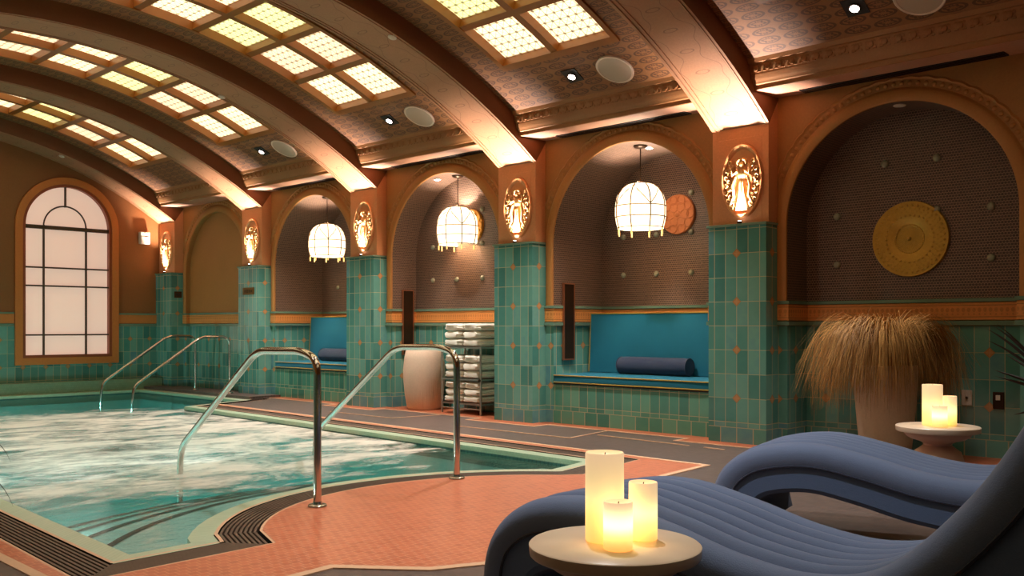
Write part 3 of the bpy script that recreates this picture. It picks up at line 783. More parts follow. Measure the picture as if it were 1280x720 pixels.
for k in range(-1, 5):
    ya, yb = pier(k)
    if k == 4: yb = YEND
    cy = (ya+yb)/2
    p = thing('tiled_pillar', pl_names[k], 'pillar', (XP, cy, 0))
    zt = 1.955
    mb = MB(uo=(XP+.109, cy)); mb.box(XP, XW+.04, ya, yb, 0, zt, skip='-z'); mb.build('tiled_base', T, p)
    mb = MB(); mb.box(XP-.022, XW+.02, ya-.014, yb+(.014 if k < 4 else 0), zt-.006, zt+.018); mb.build('cap_tile', RAILT, p, bevel=.006)
    mb = MB(); mb.box(XU, XW+.02, ya+.006, yb-.006, zt+.018, 3.14); mb.box(XU-.002, XU+.01, ya+.07, yb-.07, zt+.018, 2.75); mb.build('plaster_shaft', SHAFT, p, bevel=.004)
    if k < 0: continue
    oc = (XU, cy-.03, 2.36) if k < 4 else (XU, cy-.02, 2.36)
    q = thing('relief_plaque', pq_names[k], 'wall plaque', (XU-.01, oc[1], oc[2]))
    mb = MB()
    a_, b_ = .205, .335
    secs = [(1.0, .0), (1.0, -.018), (.97, -.028), (.9, -.025), (.86, -.014), (.84, -.004)]
    rows = [[(XU-.004+x, oc[1]+a_*f*math.cos(2*PI*i/48), oc[2]+b_*(f+.0)*math.sin(2*PI*i/48)) for i in range(48)] for f, x in secs]
    mb.grid(rows, closed=True); mb.face(rows[-1]); mb.build('oval_rim', GOLDRIM, q)
    mb = MB(); relief(mb, XU-.010, oc[1], oc[2]-.02); mb.build('relief_figure', GOLD, q)
    u = thing('uplight', 'small bright uplight on the ledge under the '+{0: 'largest oval relief', 1: 'relief left of the near bench', 2: 'relief right of the far bench', 3: 'relief above the brass sign', 4: 'relief in the far corner'}[k], 'lamp', (XP+.025, cy, zt+.018))
    mb = MB(); mb.lathe([(.022, 0), (.024, .008), (.02, .02), (.018, .022)], XP-.002, cy-.03, zt+.018, 16); mb.build('housing', BRONZE, u)
    mb = MB(); mb.lathe([(.014, .0225), (.014, .024)], XP-.002, cy-.03, zt+.018, 12); mb.build('lens', LAMPW, u)
    l = lamp('uplight_beam', 'SPOT', (XP-.008, cy-.03, zt+.055), UP_W, (1.0, .84, .76), .02, rot=(PI, 0, 0), cone=78, blend=1.0); l.parent = None
# brass signs
BRASS = mat_plain('brass_plate', (120, 88, 34), .4, .6); BRASSD = mat_plain('brass_frame', (70, 50, 22), .5, .5)
ya = pier(3)[0]
s1 = thing('wall_sign', 'small brass plate sign on the pillar left of the far blue bench', 'sign', (XP, 12.69, 1.586))
mb = MB(); mb.box(XP-.012, XP+.001, 12.535, 12.855, 1.535, 1.64); mb.build('plate', BRASS, s1, bevel=.003)
mb = MB()
for dy, hh in ((.09, .03), (.03, .045), (-.03, .038), (-.09, .03)): mb.box(XP-.015, XP-.011, 12.69+dy-.018, 12.69+dy+.018, 1.586-hh*.6, 1.586+hh*.6)
mb.build('relief_marks', BRASSD, s1)
s2 = thing('wall_sign', 'small dark plate on the side of the far corner pillar', 'sign', (7.57, pier(4)[0], 1.59))
mb = MB(); mb.box(7.49, 7.62, pier(4)[0]-.012, pier(4)[0]+.002, 1.54, 1.65); mb.build('plate', BRASSD, s2, bevel=.003)
mb = MB(); mb.box(7.515, 7.595, pier(4)[0]-.016, pier(4)[0]-.011, 1.575, 1.615); mb.build('relief_marks', BLACK, s2)
# white box on the end wall
wb = thing('wall_speaker', 'small white box fixed high on the end wall right of the window', 'speaker', (7.21, YEND, 2.57))
mb = MB(); mb.box(7.13, 7.30, YEND-.09, YEND+.002, 2.47, 2.68); mb.build('housing', LAMPOFF, wb, bevel=.012)
mb = MB(); mb.box(7.145, 7.285, YEND-.096, YEND-.088, 2.485, 2.60); mb.build('front_grille', SPKRIM, wb, bevel=.004)

# ------------------------------------------------------------------ benches with cushions
def rbox(mb, x0, x1, y0, y1, z0, z1, r=.03, puff=0, n=14):
    # rounded, slightly puffed cushion
    cx, cy, cz = (x0+x1)/2, (y0+y1)/2, (z0+z1)/2; hx, hy, hz = (x1-x0)/2, (y1-y0)/2, (z1-z0)/2
    def f(u, v, w):
        p = Vector((u*hx, v*hy, w*hz)); q = Vector((max(-hx+r, min(hx-r, p.x)), max(-hy+r, min(hy-r, p.y)), max(-hz+r, min(hz-r, p.z))))
        d = p-q
        if d.length > 1e-9: d = d.normalized()*r
        o = q+d; e = puff*(1-u*u)*(1-v*v)*(1-w*w) if puff else 0
        fx = 1+ (puff/hx)*(1-v*v)*(1-w*w) if puff else 1; fy = 1; fz = 1+(puff/hz)*(1-u*u)*(1-v*v) if puff else 1
        return (cx+o.x*fx, cy+o.y*fy, cz+o.z*fz)
    def ts(hh):
        e = max(-1+1e-9, -1); k = r/hh
        return [-1, -1+k*.3, -1+k*.65, -1+k]+[(-1+k)+(2-2*k)*i/n for i in range(1, n)]+[1-k, 1-k*.65, 1-k*.3, 1]
    U, V, W = ts(hx), ts(hy), ts(hz)
    for s_ in (-1, 1):
        mb.grid([[f(u, v, s_) for v in V] for u in U]); mb.grid([[f(u, s_, w_) for w_ in W] for u in U]); mb.grid([[f(s_, v, w_) for w_ in W] for v in V])
def bench(k, names):
    cy, r, xb = BAYS[k]; ya, yb = cy-r, cy+r
    b = thing('tiled_bench', names[0], 'bench', (XW, cy, 0))
    mb = MB(uo=(XW, cy+.05)); mb.box(XW-.004, xb-.001, ya+.001, yb-.001, 0.001, .425, skip='-z'); mb.build('tiled_base', TN, b)
    mb = MB(); mb.box(XW-.02, xb-.3, ya+.002, yb-.002, .425, .432); mb.build('seat_edge', BLACK, b)
    c = thing('seat_cushion', names[1], 'cushion', (XW+.3, cy, .433))
    mb = MB(); rbox(mb, XW-.015, xb-.1, ya+.004, yb-.004, .434, .532, .022, .006); mb.build('pad', TEALC, c)
    mb = MB()
    for z in (.447, .522): mb.tube([(xb-.3, yb-.006, z), (XW+.0, yb-.008, z), (XW-.018, yb-.02, z), (XW-.020, cy, z), (XW-.018, ya+.02, z), (XW, ya+.008, z), (xb-.3, ya+.006, z)], .0065, 6)
    mb.build('piping', YPIPE, c)
    d = thing('back_cushion', names[2], 'cushion', (xb-.1, cy, .54))
    y1 = cy+.955
    mb = MB()
    # leaning panel: wedge, front face tilts back
    n = 16; rows = []
    for i in range(n+1):
        t = i/n; z = .54+.655*t; xf = xb-.27+.04*t; row = []
        for j in range(25):
            v = j/24; pf = .02*math.sin(PI*v)*math.sin(PI*t)+.004*math.sin(v*40+t*9)*math.sin(PI*t)*(v > .6)*(t < .5)
            row.append((xf-pf, ya+.01+(y1-ya-.01)*v, z))
        rows.append(row)
    mb.grid(rows)
    L = [rw[0] for rw in rows]; R = [rw[-1] for rw in rows]
    for A in (L, R):
        for i in range(n): mb.face([A[i], A[i+1], (xb-.05, A[i+1][1], A[i+1][2]), (xb-.05, A[i][1], A[i][2])])
    mb.face([rows[-1][0], rows[-1][-1], (xb-.05, y1, 1.195), (xb-.05, ya+.01, 1.195)]); mb.face([rows[0][0], rows[0][-1], (xb-.05, y1, .54), (xb-.05, ya+.01, .54)]); mb.face([(xb-.05, ya+.01, .54), (xb-.05, y1, .54), (xb-.05, y1, 1.195), (xb-.05, ya+.01, 1.195)])
    mb.build('pad', TEALC, d)
    mb = MB(); mb.tube([(xb-.272, y1, .545), (xb-.232, y1, 1.195), (xb-.232, ya+.012, 1.195)], .007, 6); mb.build('piping', YPIPE, d)
    e = thing('bolster_pillow', names[3], 'pillow', (xb-.34, cy-.14, .54))
    mb = MB(); yc0, yc1 = cy-.45, cy+.42; R_ = .093; xc, zc = xb-.375, .54+R_
    rows = []
    for i in range(15):
        t = i/14; y = yc0+(yc1-yc0)*t; ed = min(t, 1-t); rr = R_*(.93 if ed == 0 else 1) 
        rows.append([(xc+rr*math.cos(2*PI*j/28)*1.02, y, zc+rr*math.sin(2*PI*j/28)) for j in range(28)])
    mb.grid(rows, closed=True); mb.build('pillow_body', NAVY, e)
    for y, s_ in ((yc0, -1), (yc1, 1)):
        mb = MB()
        rr = [[(xc+R_*.93*f*math.cos(2*PI*j/28), y+s_*.008*(1-f*f), zc+R_*.93*f*math.sin(2*PI*j/28)) for j in range(28)] for f in (1, .9, .5, .05)]
        mb.grid(rr, closed=True); mb.face(rr[-1])
        mb.tube([(xc+R_*.96*math.cos(2*PI*j/28), y, zc+R_*.96*math.sin(2*PI*j/28)) for j in range(29)], .005, 6, cap=False)
        mb.build('end_cap', NAVY, e)
bench(0, ('teal tiled built-in bench in the near deep alcove, wide and fully visible', 'teal seat cushion with mustard piping on the near bench, beside the big tiled pillar', 'large teal back cushion leaning in the near bench alcove', 'navy bolster pillow lying on the near, wider teal bench'))
bench(2, ('teal tiled built-in bench in the far alcove, partly hidden behind a pillar', 'teal seat cushion with mustard piping on the far bench', 'teal back cushion on the far bench, half hidden by a pillar', 'navy bolster pillow on the far bench, its right half hidden by a pillar'))

# ------------------------------------------------------------------ alcove fittings
STUD = mat_plain('stud_glass', (150, 146, 122), .25, amt=.2)
stud0 = None
names_ = {-1: 'wall behind the grass planter', 0: 'wall above the near blue bench', 1: 'wall above the towel rack', 2: 'wall above the far blue bench'}
for k in (-1, 0, 1, 2):
    cy, r, xb = BAYS[k]
    cells = [(.65, 1.62), (.22, 1.62), (-.23, 1.62), (-.66, 1.62), (.65, 2.05), (.22, 2.05), (-.23, 2.05), (-.66, 2.05), (.22, 2.48), (-.23, 2.48)]
    if k == -1: cells = [(.65, 1.6), (-.63, 1.6), (.65, 2.03), (-.21, 2.02), (-.63, 2.01), (.22, 2.45), (-.21, 2.45)]
    if k == 2: cells = [(.57, 1.65)]
    if k == 1: cells = [(.64, 1.65), (.18, 1.65), (-.28, 1.65), (.64, 2.08), (-.28, 2.08), (-.28, 2.5), (.18, 2.5)]
    if k == 0: cells = [(.67, 1.63), (.22, 1.63), (-.23, 1.63), (.67, 2.06), (.22, 2.06), (-.23, 2.06), (-.23, 2.48)]
    for n_, (dy, z) in enumerate(cells):
        rw = 'bottom' if z < 1.8 else ('middle' if z < 2.3 else 'top'); row_ = sorted([c[0] for c in cells if abs(c[1]-z) < .1], reverse=True)
        ix = row_.index(dy); ps = 'alone' if len(row_) == 1 else (('leftmost', 'rightmost') if len(row_) == 2 else ('leftmost', 'middle', 'rightmost'))[ix]
        mb = MB(); y = cy+dy; R_ = .032
        rows = [[(xb-d, y+R_*f*math.cos(2*PI*j/20), z+R_*f*math.sin(2*PI*j/20)) for j in range(20)] for f, d in ((1, 0), (1, .012), (.85, .022), (.5, .030), (.1, .033))]
        mb.grid(rows, closed=True); mb.face(rows[-1])
        o = mb.build('wall_stud', STUD, loc=(xb, y, z)); tag(o, ('pale stud, %s of the %s row on the mosaic ' % (ps, rw))+names_[k] if k != 2 else 'round pale stud on the mosaic '+names_[k], 'wall stud', 'round studs on the mosaic '+names_[k])

def wall_disc(x, y, z, R_, mat, label, kind):
    t = thing('wall_disc', label, 'wall decoration', (x, y, z))
    def P(r, a, d): return (x-d, y+r*math.cos(a), z+r*math.sin(a))
    mb = MB(); prof_d = [(R_, .0), (R_, .02), (R_*.985, .032), (R_*.93, .030), (R_*.70, .036), (R_*.62, .030), (R_*.40, .034), (R_*.36, .026), (R_*.2, .03), (R_*.06, .034), (R_*.01, .036)]
    if kind == 'rose': prof_d = [(R_, 0), (R_, .022), (R_*.97, .03), (R_*.9, .026), (R_*.3, .03), (R_*.01, .032)]
    rows = [[P(r, 2*PI*j/64, d) for j in range(64)] for r, d in prof_d]
    mb.grid(rows, closed=True); mb.face(rows[-1]); mb.build('disc_body', mat, t)
    mb = MB()
    if kind == 'gold':
        for rr, n_, s_ in ((.37, 40, .009), (.62, 32, .011), (.72, 36, .008), (.80, 40, .008), (.88, 40, .012), (.045, 6, .008)):
            for i in range(n_): mb.sphere(P(R_*rr, 2*PI*(i+(.5 if rr in (.72, .88) else 0))/n_, .033), s_, 6, (.8, 1, 1))
        for i in range(48):
            for sg in (-1, 1): mb.tube([P(R_*.66, 2*PI*i/48, .033), P(R_*.93, 2*PI*(i+sg*1.6)/48, .031)], .0022, 4)
        mb.sphere(P(0, 0, .034), .018, 8, (1, 1, 1))
        for i in range(40): mb.tube([P(R_*.08, 2*PI*i/40, .033), P(R_*.33, 2*PI*i/40, .029)], .002, 4)
        mb.build('raised_beads', mat, t)['kind'] = 'stuff'
    else:
        for rr, n_, s_ in ((.75, 10, .045), (.42, 6, .05)):
            for i in range(n_):
                c = P(R_*rr, 2*PI*i/n_, .03); mb.tube([(c[0], c[1]+s_*math.cos(2*PI*q/12), c[2]+s_*math.sin(2*PI*q/12)) for q in range(13)], .006, 5, cap=False)
        mb.sphere(P(0, 0, .03), .03, 8, (.5, 1, 1)); mb.build('raised_scrolls', mat, t)
GDISC = mat_plain('hammered_gold', (190, 146, 58), .38, .55, nscale=50, amt=.2)
TDISC = mat_plain('terracotta_disc', (206, 122, 70), .6)
GDISC2 = mat_plain('gold_ochre_disc', (214, 150, 60), .45, .3)
wall_disc(8.03, 3.043, 1.79, .32, GDISC, 'large hammered gold disc with beaded rings on the dark wall above the grass planter', 'gold')
wall_disc(8.50, 5.682, 2.257, .215, TDISC, 'terracotta scrolled disc behind the lantern of the near bench alcove', 'rose')
wall_disc(8.06, 8.444, 2.30, .215, GDISC2, 'golden round disc half behind the lantern above the towel rack', 'rose')

# slim tall panels on the alcove side walls
COPPER = mat_plain('copper_edge', (150, 92, 62), .35, .5)
for k, x0, label in ((0, 7.80, 'tall slim dark heater panel with copper edge left of the near bench'), (1, 7.815, 'tall slim dark heater panel with copper edge above the white hamper pot')):
    cy, r, xb = BAYS[k]; y = cy+r; t = thing('heater_panel', label, 'wall panel', (x0+.08, y, .69))
    mb = MB(); mb.box(x0, x0+.165, y-.035, y-.018, .69, 1.52); mb.build('dark_face', BRONZE, t, bevel=.003)
    mb = MB()
    for a, b, c, d in ((x0-.012, x0+.002, .68, 1.53), (x0+.163, x0+.177, .68, 1.53), (x0, x0+.165, .68, .694), (x0, x0+.165, 1.516, 1.53)): mb.box(a, b, y-.04, y-.012, c, d)
    mb.build('edge_frame', COPPER, t)
    mb = MB(); mb.box(x0+.04, x0+.125, y-.02, y+.0, .8, .84); mb.box(x0+.04, x0+.125, y-.02, y+.0, 1.38, 1.42); mb.build('bracket', BLACK, t)

# lantern pendants
def mat_shade():
    n = NT('lantern_paper'); o = n.obj(); sx = n.node('ShaderNodeSeparateXYZ'); n.link(o, sx.inputs[0])
    f = n.noise(o, 12, 3)
    n.set(lin((255, 236, 200)), .8); n.put(n.mix(f, lin((255, 226, 176)), lin((255, 240, 208))), n.b.inputs['Emission Color'])
    n.b.inputs['Emission Strength'].default_value = 1.3; return n.m
SHADE = mat_shade(); RIBW = mat_plain('lantern_cane', (150, 104, 54), .5)
ln = {0: 'glowing domed paper lantern hanging over the near blue bench, largest of the three', 1: 'glowing domed paper lantern hanging above the towel rack', 2: 'glowing domed paper lantern hanging over the far blue bench, smallest of the three'}
pend = None
for k in (0, 1, 2):
    cy, r, xb = BAYS[k]; px, ztop = 7.90, ZS+r
    if pend is None:
        p = pend = thing('pendant_lantern', ln[k], 'pendant lamp', (px, cy, 2.03), 'domed lanterns in the alcoves')
        sh = [(.235, .035), (.252, .10), (.262, .17), (.262, .25), (.255, .32), (.235, .385), (.195, .445), (.14, .485), (.10, .497)]
        mb = MB(); mb.lathe(sh, px, cy, 2.03, 40, cap=False); mb.build('shade', SHADE, p)
        mb = MB()
        def sr(z):
            for (r0_, z0_), (r1_, z1_) in zip(sh, sh[1:]):
                if z0_ <= z <= z1_: return r0_+(r1_-r0_)*(z-z0_)/(z1_-z0_)
            return sh[0][0]
        for i in range(8):
            a = 2*PI*(i+.3)/8
            mb.tube([(px+(sr(z)+.004)*math.cos(a), cy+(sr(z)+.004)*math.sin(a), 2.03+z) for z in (-.03, 0, .035, .10, .17, .25, .32, .385, .445, .485)], .006, 6)
            b = 2*PI*(i+1.3)/8
            a_, b_ = (a, b) if i % 2 else (b, a)
            mb.tube([(px+(sr(z)+.004)*math.cos(a_+(b_-a_)*t), cy+(sr(z)+.004)*math.sin(a_+(b_-a_)*t), 2.03+z) for t, z in ((0, .27), (.33, .345), (.66, .41), (1, .475))], .0045, 5)
        for z in (.04, .15, .262): mb.tube([(px+(sr(z)+.004)*math.cos(2*PI*j/40), cy+(sr(z)+.004)*math.sin(2*PI*j/40), 2.03+z) for j in range(41)], .005, 6, cap=False)
        mb.tube([(px+.10*math.cos(2*PI*j/30), cy+.10*math.sin(2*PI*j/30), 2.527) for j in range(31)], .005, 6, cap=False)
        mb.build('cane_frame', RIBW, p)
        PEG = mat_emit('cane_peg_painted_glow', lin((240, 190, 110)), .8)  # pegs emit a painted glow in place of lantern light
        for i in range(8):
            mb = MB(); a = 2*PI*(i+.3)/8; mb.tube([(px+.24*math.cos(a), cy+.24*math.sin(a), 1.995), (px+.24*math.cos(a), cy+.24*math.sin(a), 2.05)], .008, 8)
            mb.build('foot_peg', PEG, p)
        mb = MB(); mb.tube([(px, cy, 2.40), (px, cy, ztop-.01)], .006, 8)
        for i in range(3):
            a = 2*PI*i/3; mb.tube([(px, cy, 2.56), (px+.10*math.cos(a), cy+.10*math.sin(a), 2.525)], .003, 5)
        mb.build('hanging_rod', BRONZE, p)
        mb = MB(); mb.lathe([(.02, -.03), (.06, -.022), (.075, -.004), (.075, .002)], px, cy, ztop-.004, 24); mb.build('ceiling_canopy', BRONZE, p)
        mb = MB(); mb.sphere((px, cy, 2.33), .045, 12, (1, 1, 1.2)); mb.build('bulb', LAMPW, p)
    else: p = dup(pend, (px, cy, 2.03), ln[k])
    l = lamp('lantern_light', 'POINT', (px, cy, 2.45), PEND_W, (1.0, .86, .72), .03)
    # small ceiling light inside the alcove vault
for k, label, on in ((-1, 'small unlit white downlight at the top of the dark alcove over the grass planter', 0), (0, 'small lit downlight in the alcove vault beside the lantern rod of the near bench', 1), (1, 'small lit downlight in the vault above the towel rack', 1)):
    cy, r, xb = BAYS[k]; x, dy = {-1: (7.78, .0), 0: (8.05, -.0), 1: (7.78, .25)}[k]
    z = ZS+math.sqrt(r*r-dy*dy)
    t = thing('recessed_light', label, 'lamp', (x, cy+dy, z))
    mb = MB(); mb.lathe([(.03, -.006), (.045, -.008), (.05, -.002), (.05, .002)], x, cy+dy, z-.003, 20); mb.build('trim_ring', LAMPOFF, t)
    mb = MB(); mb.lathe([(.001, -.0095), (.03, -.0095), (.031, -.006)], x, cy+dy, z-.003, 16); mb.build('lens', LAMPW if on else LAMPOFF, t)
    if on: lamp('alcove_downlight', 'SPOT', (x+.02, cy+dy, z-.03), 14 if k else 6, (1, .78, .6), .02, rot=(0, 0, 0), cone=120, blend=.7)

# ceiling fittings: speakers, downlights, detectors, slot vents
sp_lab = {-1: 'round ceiling speaker cut by the top edge, above the grass planter', 0: 'round ceiling speaker above the near blue bench bay', 1: 'round ceiling speaker above the towel rack bay', 2: 'round ceiling speaker above the far blue bench bay'}
for k in (-1, 0, 1, 2):
    cy = (pier(k)[1]+pier(k+1)[0])/2
    dy = -.43 if k > -1 else -.41; a = 28.2
    def onv(aa, y, r): return Vector(cyl(aa, y, r))
    t = thing('ceiling_speaker', sp_lab[k], 'speaker', onv(a, cy+dy, RV)); nrm = Vector((-math.sin(math.radians(a)), 0, -math.cos(math.radians(a)))); tv = Vector((math.cos(math.radians(a)), 0, -math.sin(math.radians(a)))); c = onv(a, cy+dy, RV)
    def ring(fs): return [[tuple(c+nrm*d+tv*(rr*math.cos(2*PI*j/40))+Vector((0, 1, 0))*(rr*math.sin(2*PI*j/40))) for j in range(40)] for rr, d in fs]
    mb = MB(); mb.grid(ring([(.185, -.01), (.185, .010), (.178, .016), (.163, .012)]), closed=True); mb.build('rim', SPKRIM, t)
    mb = MB(); rows = ring([(.164, .010), (.1, .013), (.01, .014)]); mb.grid(rows, closed=True); mb.face(rows[-1]); mb.build('grille', SPKR, t)
sd_lab = {-1: 'lit square-plated ceiling spotlight above the grass planter', 0: 'lit square-plated ceiling spotlight above the near blue bench bay', 1: 'lit square-plated ceiling spotlight above the towel rack bay', 2: 'lit square-plated ceiling spotlight above the far blue bench bay'}
for k in (-1, 0, 1, 2):
    cy = (pier(k)[1]+pier(k+1)[0])/2+.05
    for side in ((1, -1) if k > -1 else (1,)):  # left side gets added light beams only, with no lamp modelled
        a = 27.8*side
        c = Vector(cyl(a, cy, RV)); nrm = Vector((-math.sin(math.radians(a)), 0, -math.cos(math.radians(a)))); tv = Vector((math.cos(math.radians(a)), 0, -math.sin(math.radians(a)))); yv = Vector((0, 1, 0))
        lab = sd_lab[k] if side > 0 else 'added light beam on the unseen left side of the vault'
        if side > 0:
            t = thing('ceiling_spotlight', lab, 'lamp', c)
            mb = MB(); q = .085
            A = [c+tv*s1*q+yv*s2*q for s1, s2 in ((-1, -1), (1, -1), (1, 1), (-1, 1))]
            B = [p+nrm*.008 for p in A]; mb.face(B)
            for i in range(4): mb.face([A[i], A[(i+1) % 4], B[(i+1) % 4], B[i]])
            mb.build('plate', BLACK, t)
            mb = MB(); d = Vector((-.1, 0, -1)).normalized()
            mb.tube([c-nrm*.02, c+nrm*.022], .042, 20); mb.build('lamp_barrel', BRONZE, t)
            mb = MB(); mb.tube([c+nrm*.0225, c+nrm*.026], .034, 20); mb.build('lens', LAMPW, t)
        lamp('spot_beam', 'SPOT', tuple(c+nrm*.05), SPOT_W*(.6 if k < 0 else (.3 if side < 0 and k == 0 else 1)), (1.0, .94, .88), .035, rot=(0, math.radians(8*side), 0), cone=(72 if k < 0 else 100), blend=.8)
# added out-of-view lights at the vault crown, to brighten terrace and chaises
for x_, y_, pw_ in ((2.9, 2.6, 185), (4.1, 4.4, 110)):
    zz = vz(x_, RB)-.05
    t = thing('added_crown_light', 'added unseen fill light high on the vault crown over the %s' % ('foreground chaise' if x_ < 3 else 'terracotta terrace'), 'lamp', (x_, y_, zz))
    mb = MB(); mb.lathe([(.03, .0), (.05, .004), (.055, .09), (.03, .11)], x_, y_, zz, 20); mb.build('lamp_barrel', BRONZE, t)  # made-up housing for the added light
    lamp('added_crown_beam', 'SPOT', (x_, y_, zz-.03), pw_, (1.0, .96, .93), .05, rot=(0, math.radians(-10 if x_ < 3 else 0), 0), cone=85, blend=.9)
for n_, (x, y, z) in enumerate(((5.562, 6.847+.02, 3.781), (5.584, 10.174-.3, 3.775), (5.694, 15.333-.02, 3.74))):
    a = math.degrees(math.asin((x-XC)/RB)); yc = {0: pier(1)[0]+.06, 1: pier(2)[1]-.08, 2: pier(4)[0]+.13}[n_]
    c = Vector(cyl(a, yc, RB)); nrm = Vector((-math.sin(math.radians(a)), 0, -math.cos(math.radians(a))))
    mb = MB(); mb.tube([c-nrm*.002, c+nrm*.012, c+nrm*.02], [.042, .042, .03], 20)
    o = mb.build('smoke_detector', LAMPOFF, loc=tuple(c)); tag(o, 'small white disc on the arch beam '+('above the towel rack, nearest of three', 'in the middle of the row, second of three', 'against the end wall, farthest of three')[n_], 'detector')
for k, lab in ((-1, 'long black slot vent in the ledge over the grass planter alcove'), (0, 'long black slot vent in the ledge over the near bench alcove'), (1, 'long black slot vent in the ledge over the towel rack alcove'), (2, 'long black slot vent in the ledge over the far bench alcove')):
    cy = (pier(k)[1]+pier(k+1)[0])/2; t = thing('slot_vent', lab, 'vent', (7.57, cy, 3.08))
    mb = MB(); mb.box(7.50, 7.625, cy-.80, cy+.82, 3.078, 3.10); mb.build('vent_body', BLACK, t)
    mb = MB()
    for i in range(3): mb.box(7.52+.035*i, 7.528+.035*i, cy-.79, cy+.81, 3.070, 3.08)
    mb.build('vent_blades', BRONZE, t)

# ------------------------------------------------------------------ hamper pot and towel rack
t = thing('hamper_pot', 'large white ribbed barrel pot standing left of the towel rack', 'pot', (7.78, 9.03, .004))
mb = MB(); n = 116; prof_h = [(.10, 0), (.20, .002), (.215, .03), (.245, .2), (.262, .38), (.264, .5), (.25, .64), (.232, .735), (.222, .75), (.21, .745), (.205, .70), (.2, .5), (.1, .45)]
rows = [[(7.78+(r_+.003*math.cos(j*PI))*math.cos(2*PI*j/n), 9.03+(r_+.003*math.cos(j*PI))*math.sin(2*PI*j/n), .004+z) for j in range(n)] for r_, z in prof_h]
mb.grid(rows, closed=True); mb.face(rows[0]); mb.face(rows[-1]); mb.build('pot_body', POT, t)
mb = MB(); mb.lathe([(.19, .71), (.2, .715)], 7.78, 9.03, .004, 40); mb.build('inner_liner', POT, t)
RX0, RX1, RY0, RY1 = 7.64, 8.02, 7.855, 8.53
rk = thing('towel_rack', 'steel open shelf rack full of white towels beside the pillar', 'shelf rack', (7.83, 8.19, .004))
for x, y in ((RX0, RY0), (RX0, RY1), (RX1, RY0), (RX1, RY1)):
    mb = MB(); mb.tube([(x, y, .004), (x, y, .815)], .014, 12); mb.build('post', STEEL, rk)
for z in (.13, .42, .80):
    mb = MB()
    for a, b in (((RX0, RY0), (RX0, RY1)), ((RX1, RY0), (RX1, RY1)), ((RX0, RY0), (RX1, RY0)), ((RX0, RY1), (RX1, RY1))): mb.box(min(a[0], b[0])-.008, max(a[0], b[0])+.008, min(a[1], b[1])-.008, max(a[1], b[1])+.008, z-.012, z+.008)
    for i in range(12): y = RY0+(RY1-RY0)*(i+.5)/12; mb.tube([(RX0, y, z), (RX1, y, z)], .005, 5)
    mb.build('shelf', STEEL, rk)
mb = MB(); mb.tube([(RX0, RY0, .07), (RX0, RY1, .07)], .008, 8); mb.build('lower_rail', STEEL, rk)
mb = MB(); mb.tube([(RX0-.015, RY0, .415), (RX0-.03, RY0, .415)], .016, 10); mb.build('corner_knob', BRONZE, rk)
def towel_mesh(seed, hgt):
    rnd = random.Random(seed); mb = MB(); hy, hx, hz = .163, .185, hgt/2
    rows = []; nx = 14
    for i in range(nx+1):
        u = -1+2*i/nx; row = []; ed = 1-abs(u)**10*.25; m = 36
        for j in range(m):
            a = 2*PI*j/m; c, s_ = math.cos(a), math.sin(a)
            y = math.copysign(abs(c)**.5, c)*hy; z = math.copysign(abs(s_)**.7, s_)*hz*1.03
            groove = .016*math.exp(-(z/.006)**2)*(abs(c) > .6); y -= math.copysign(groove, c)
            y += .006*math.sin(u*5+seed+z*40); z += .003*math.sin(y*22+seed*1.7)
            row.append((u*hx*(1 if u > -.99 else .96)+.010*math.sin(y*26+seed)+.006*math.sin(z*90+seed*2), y*ed, z*ed))
        rows.append(row)
    mb.grid(rows, closed=True); 
    def end(row, xo):
        c = [(p[0]+xo, p[1]*.9, p[2]*.6) for p in row]; mb.grid([row, [(p[0]+xo*.8, p[1]*.97, p[2]*.9) for p in row], c], closed=True); mb.face(c)
    end(rows[0], -.012); end(rows[-1], .012)
    # fold line across the front
    return mb
tm = [towel_mesh(s_, h_).build('folded_towel', TOWEL) for s_, h_ in ((1, .094), (2, .094), (3, .094))]
tagged = False; cnt = 0
for lv, (z0, hh) in enumerate(((.81, .092), (.43, .092), (.14, .082))):
    for st in range(2):
        for i in range(3):
            base = tm[cnt % 3]
            o = base if cnt < 3 else base.copy()
            if cnt >= 3: C.objects.link(o)
            o.location = (7.828+random.uniform(-.012, .012), RY0+.166+st*.335+random.uniform(-.008, .008), z0+hh*(i+.5)+.002)
            o.rotation_euler = (0, 0, random.uniform(-.04, .04)); o.scale = (1, 1, hh/.098)
            stack = ('right', 'left')[st]; shelf = ('top', 'middle', 'bottom')[lv]; pos = ('lowest', 'middle one', 'topmost')[i]
            tag(o, 'folded white towel, %s of the %s stack on the %s shelf of the rack' % (pos, stack, shelf), 'towel', 'folded white towels on the rack'); cnt += 1

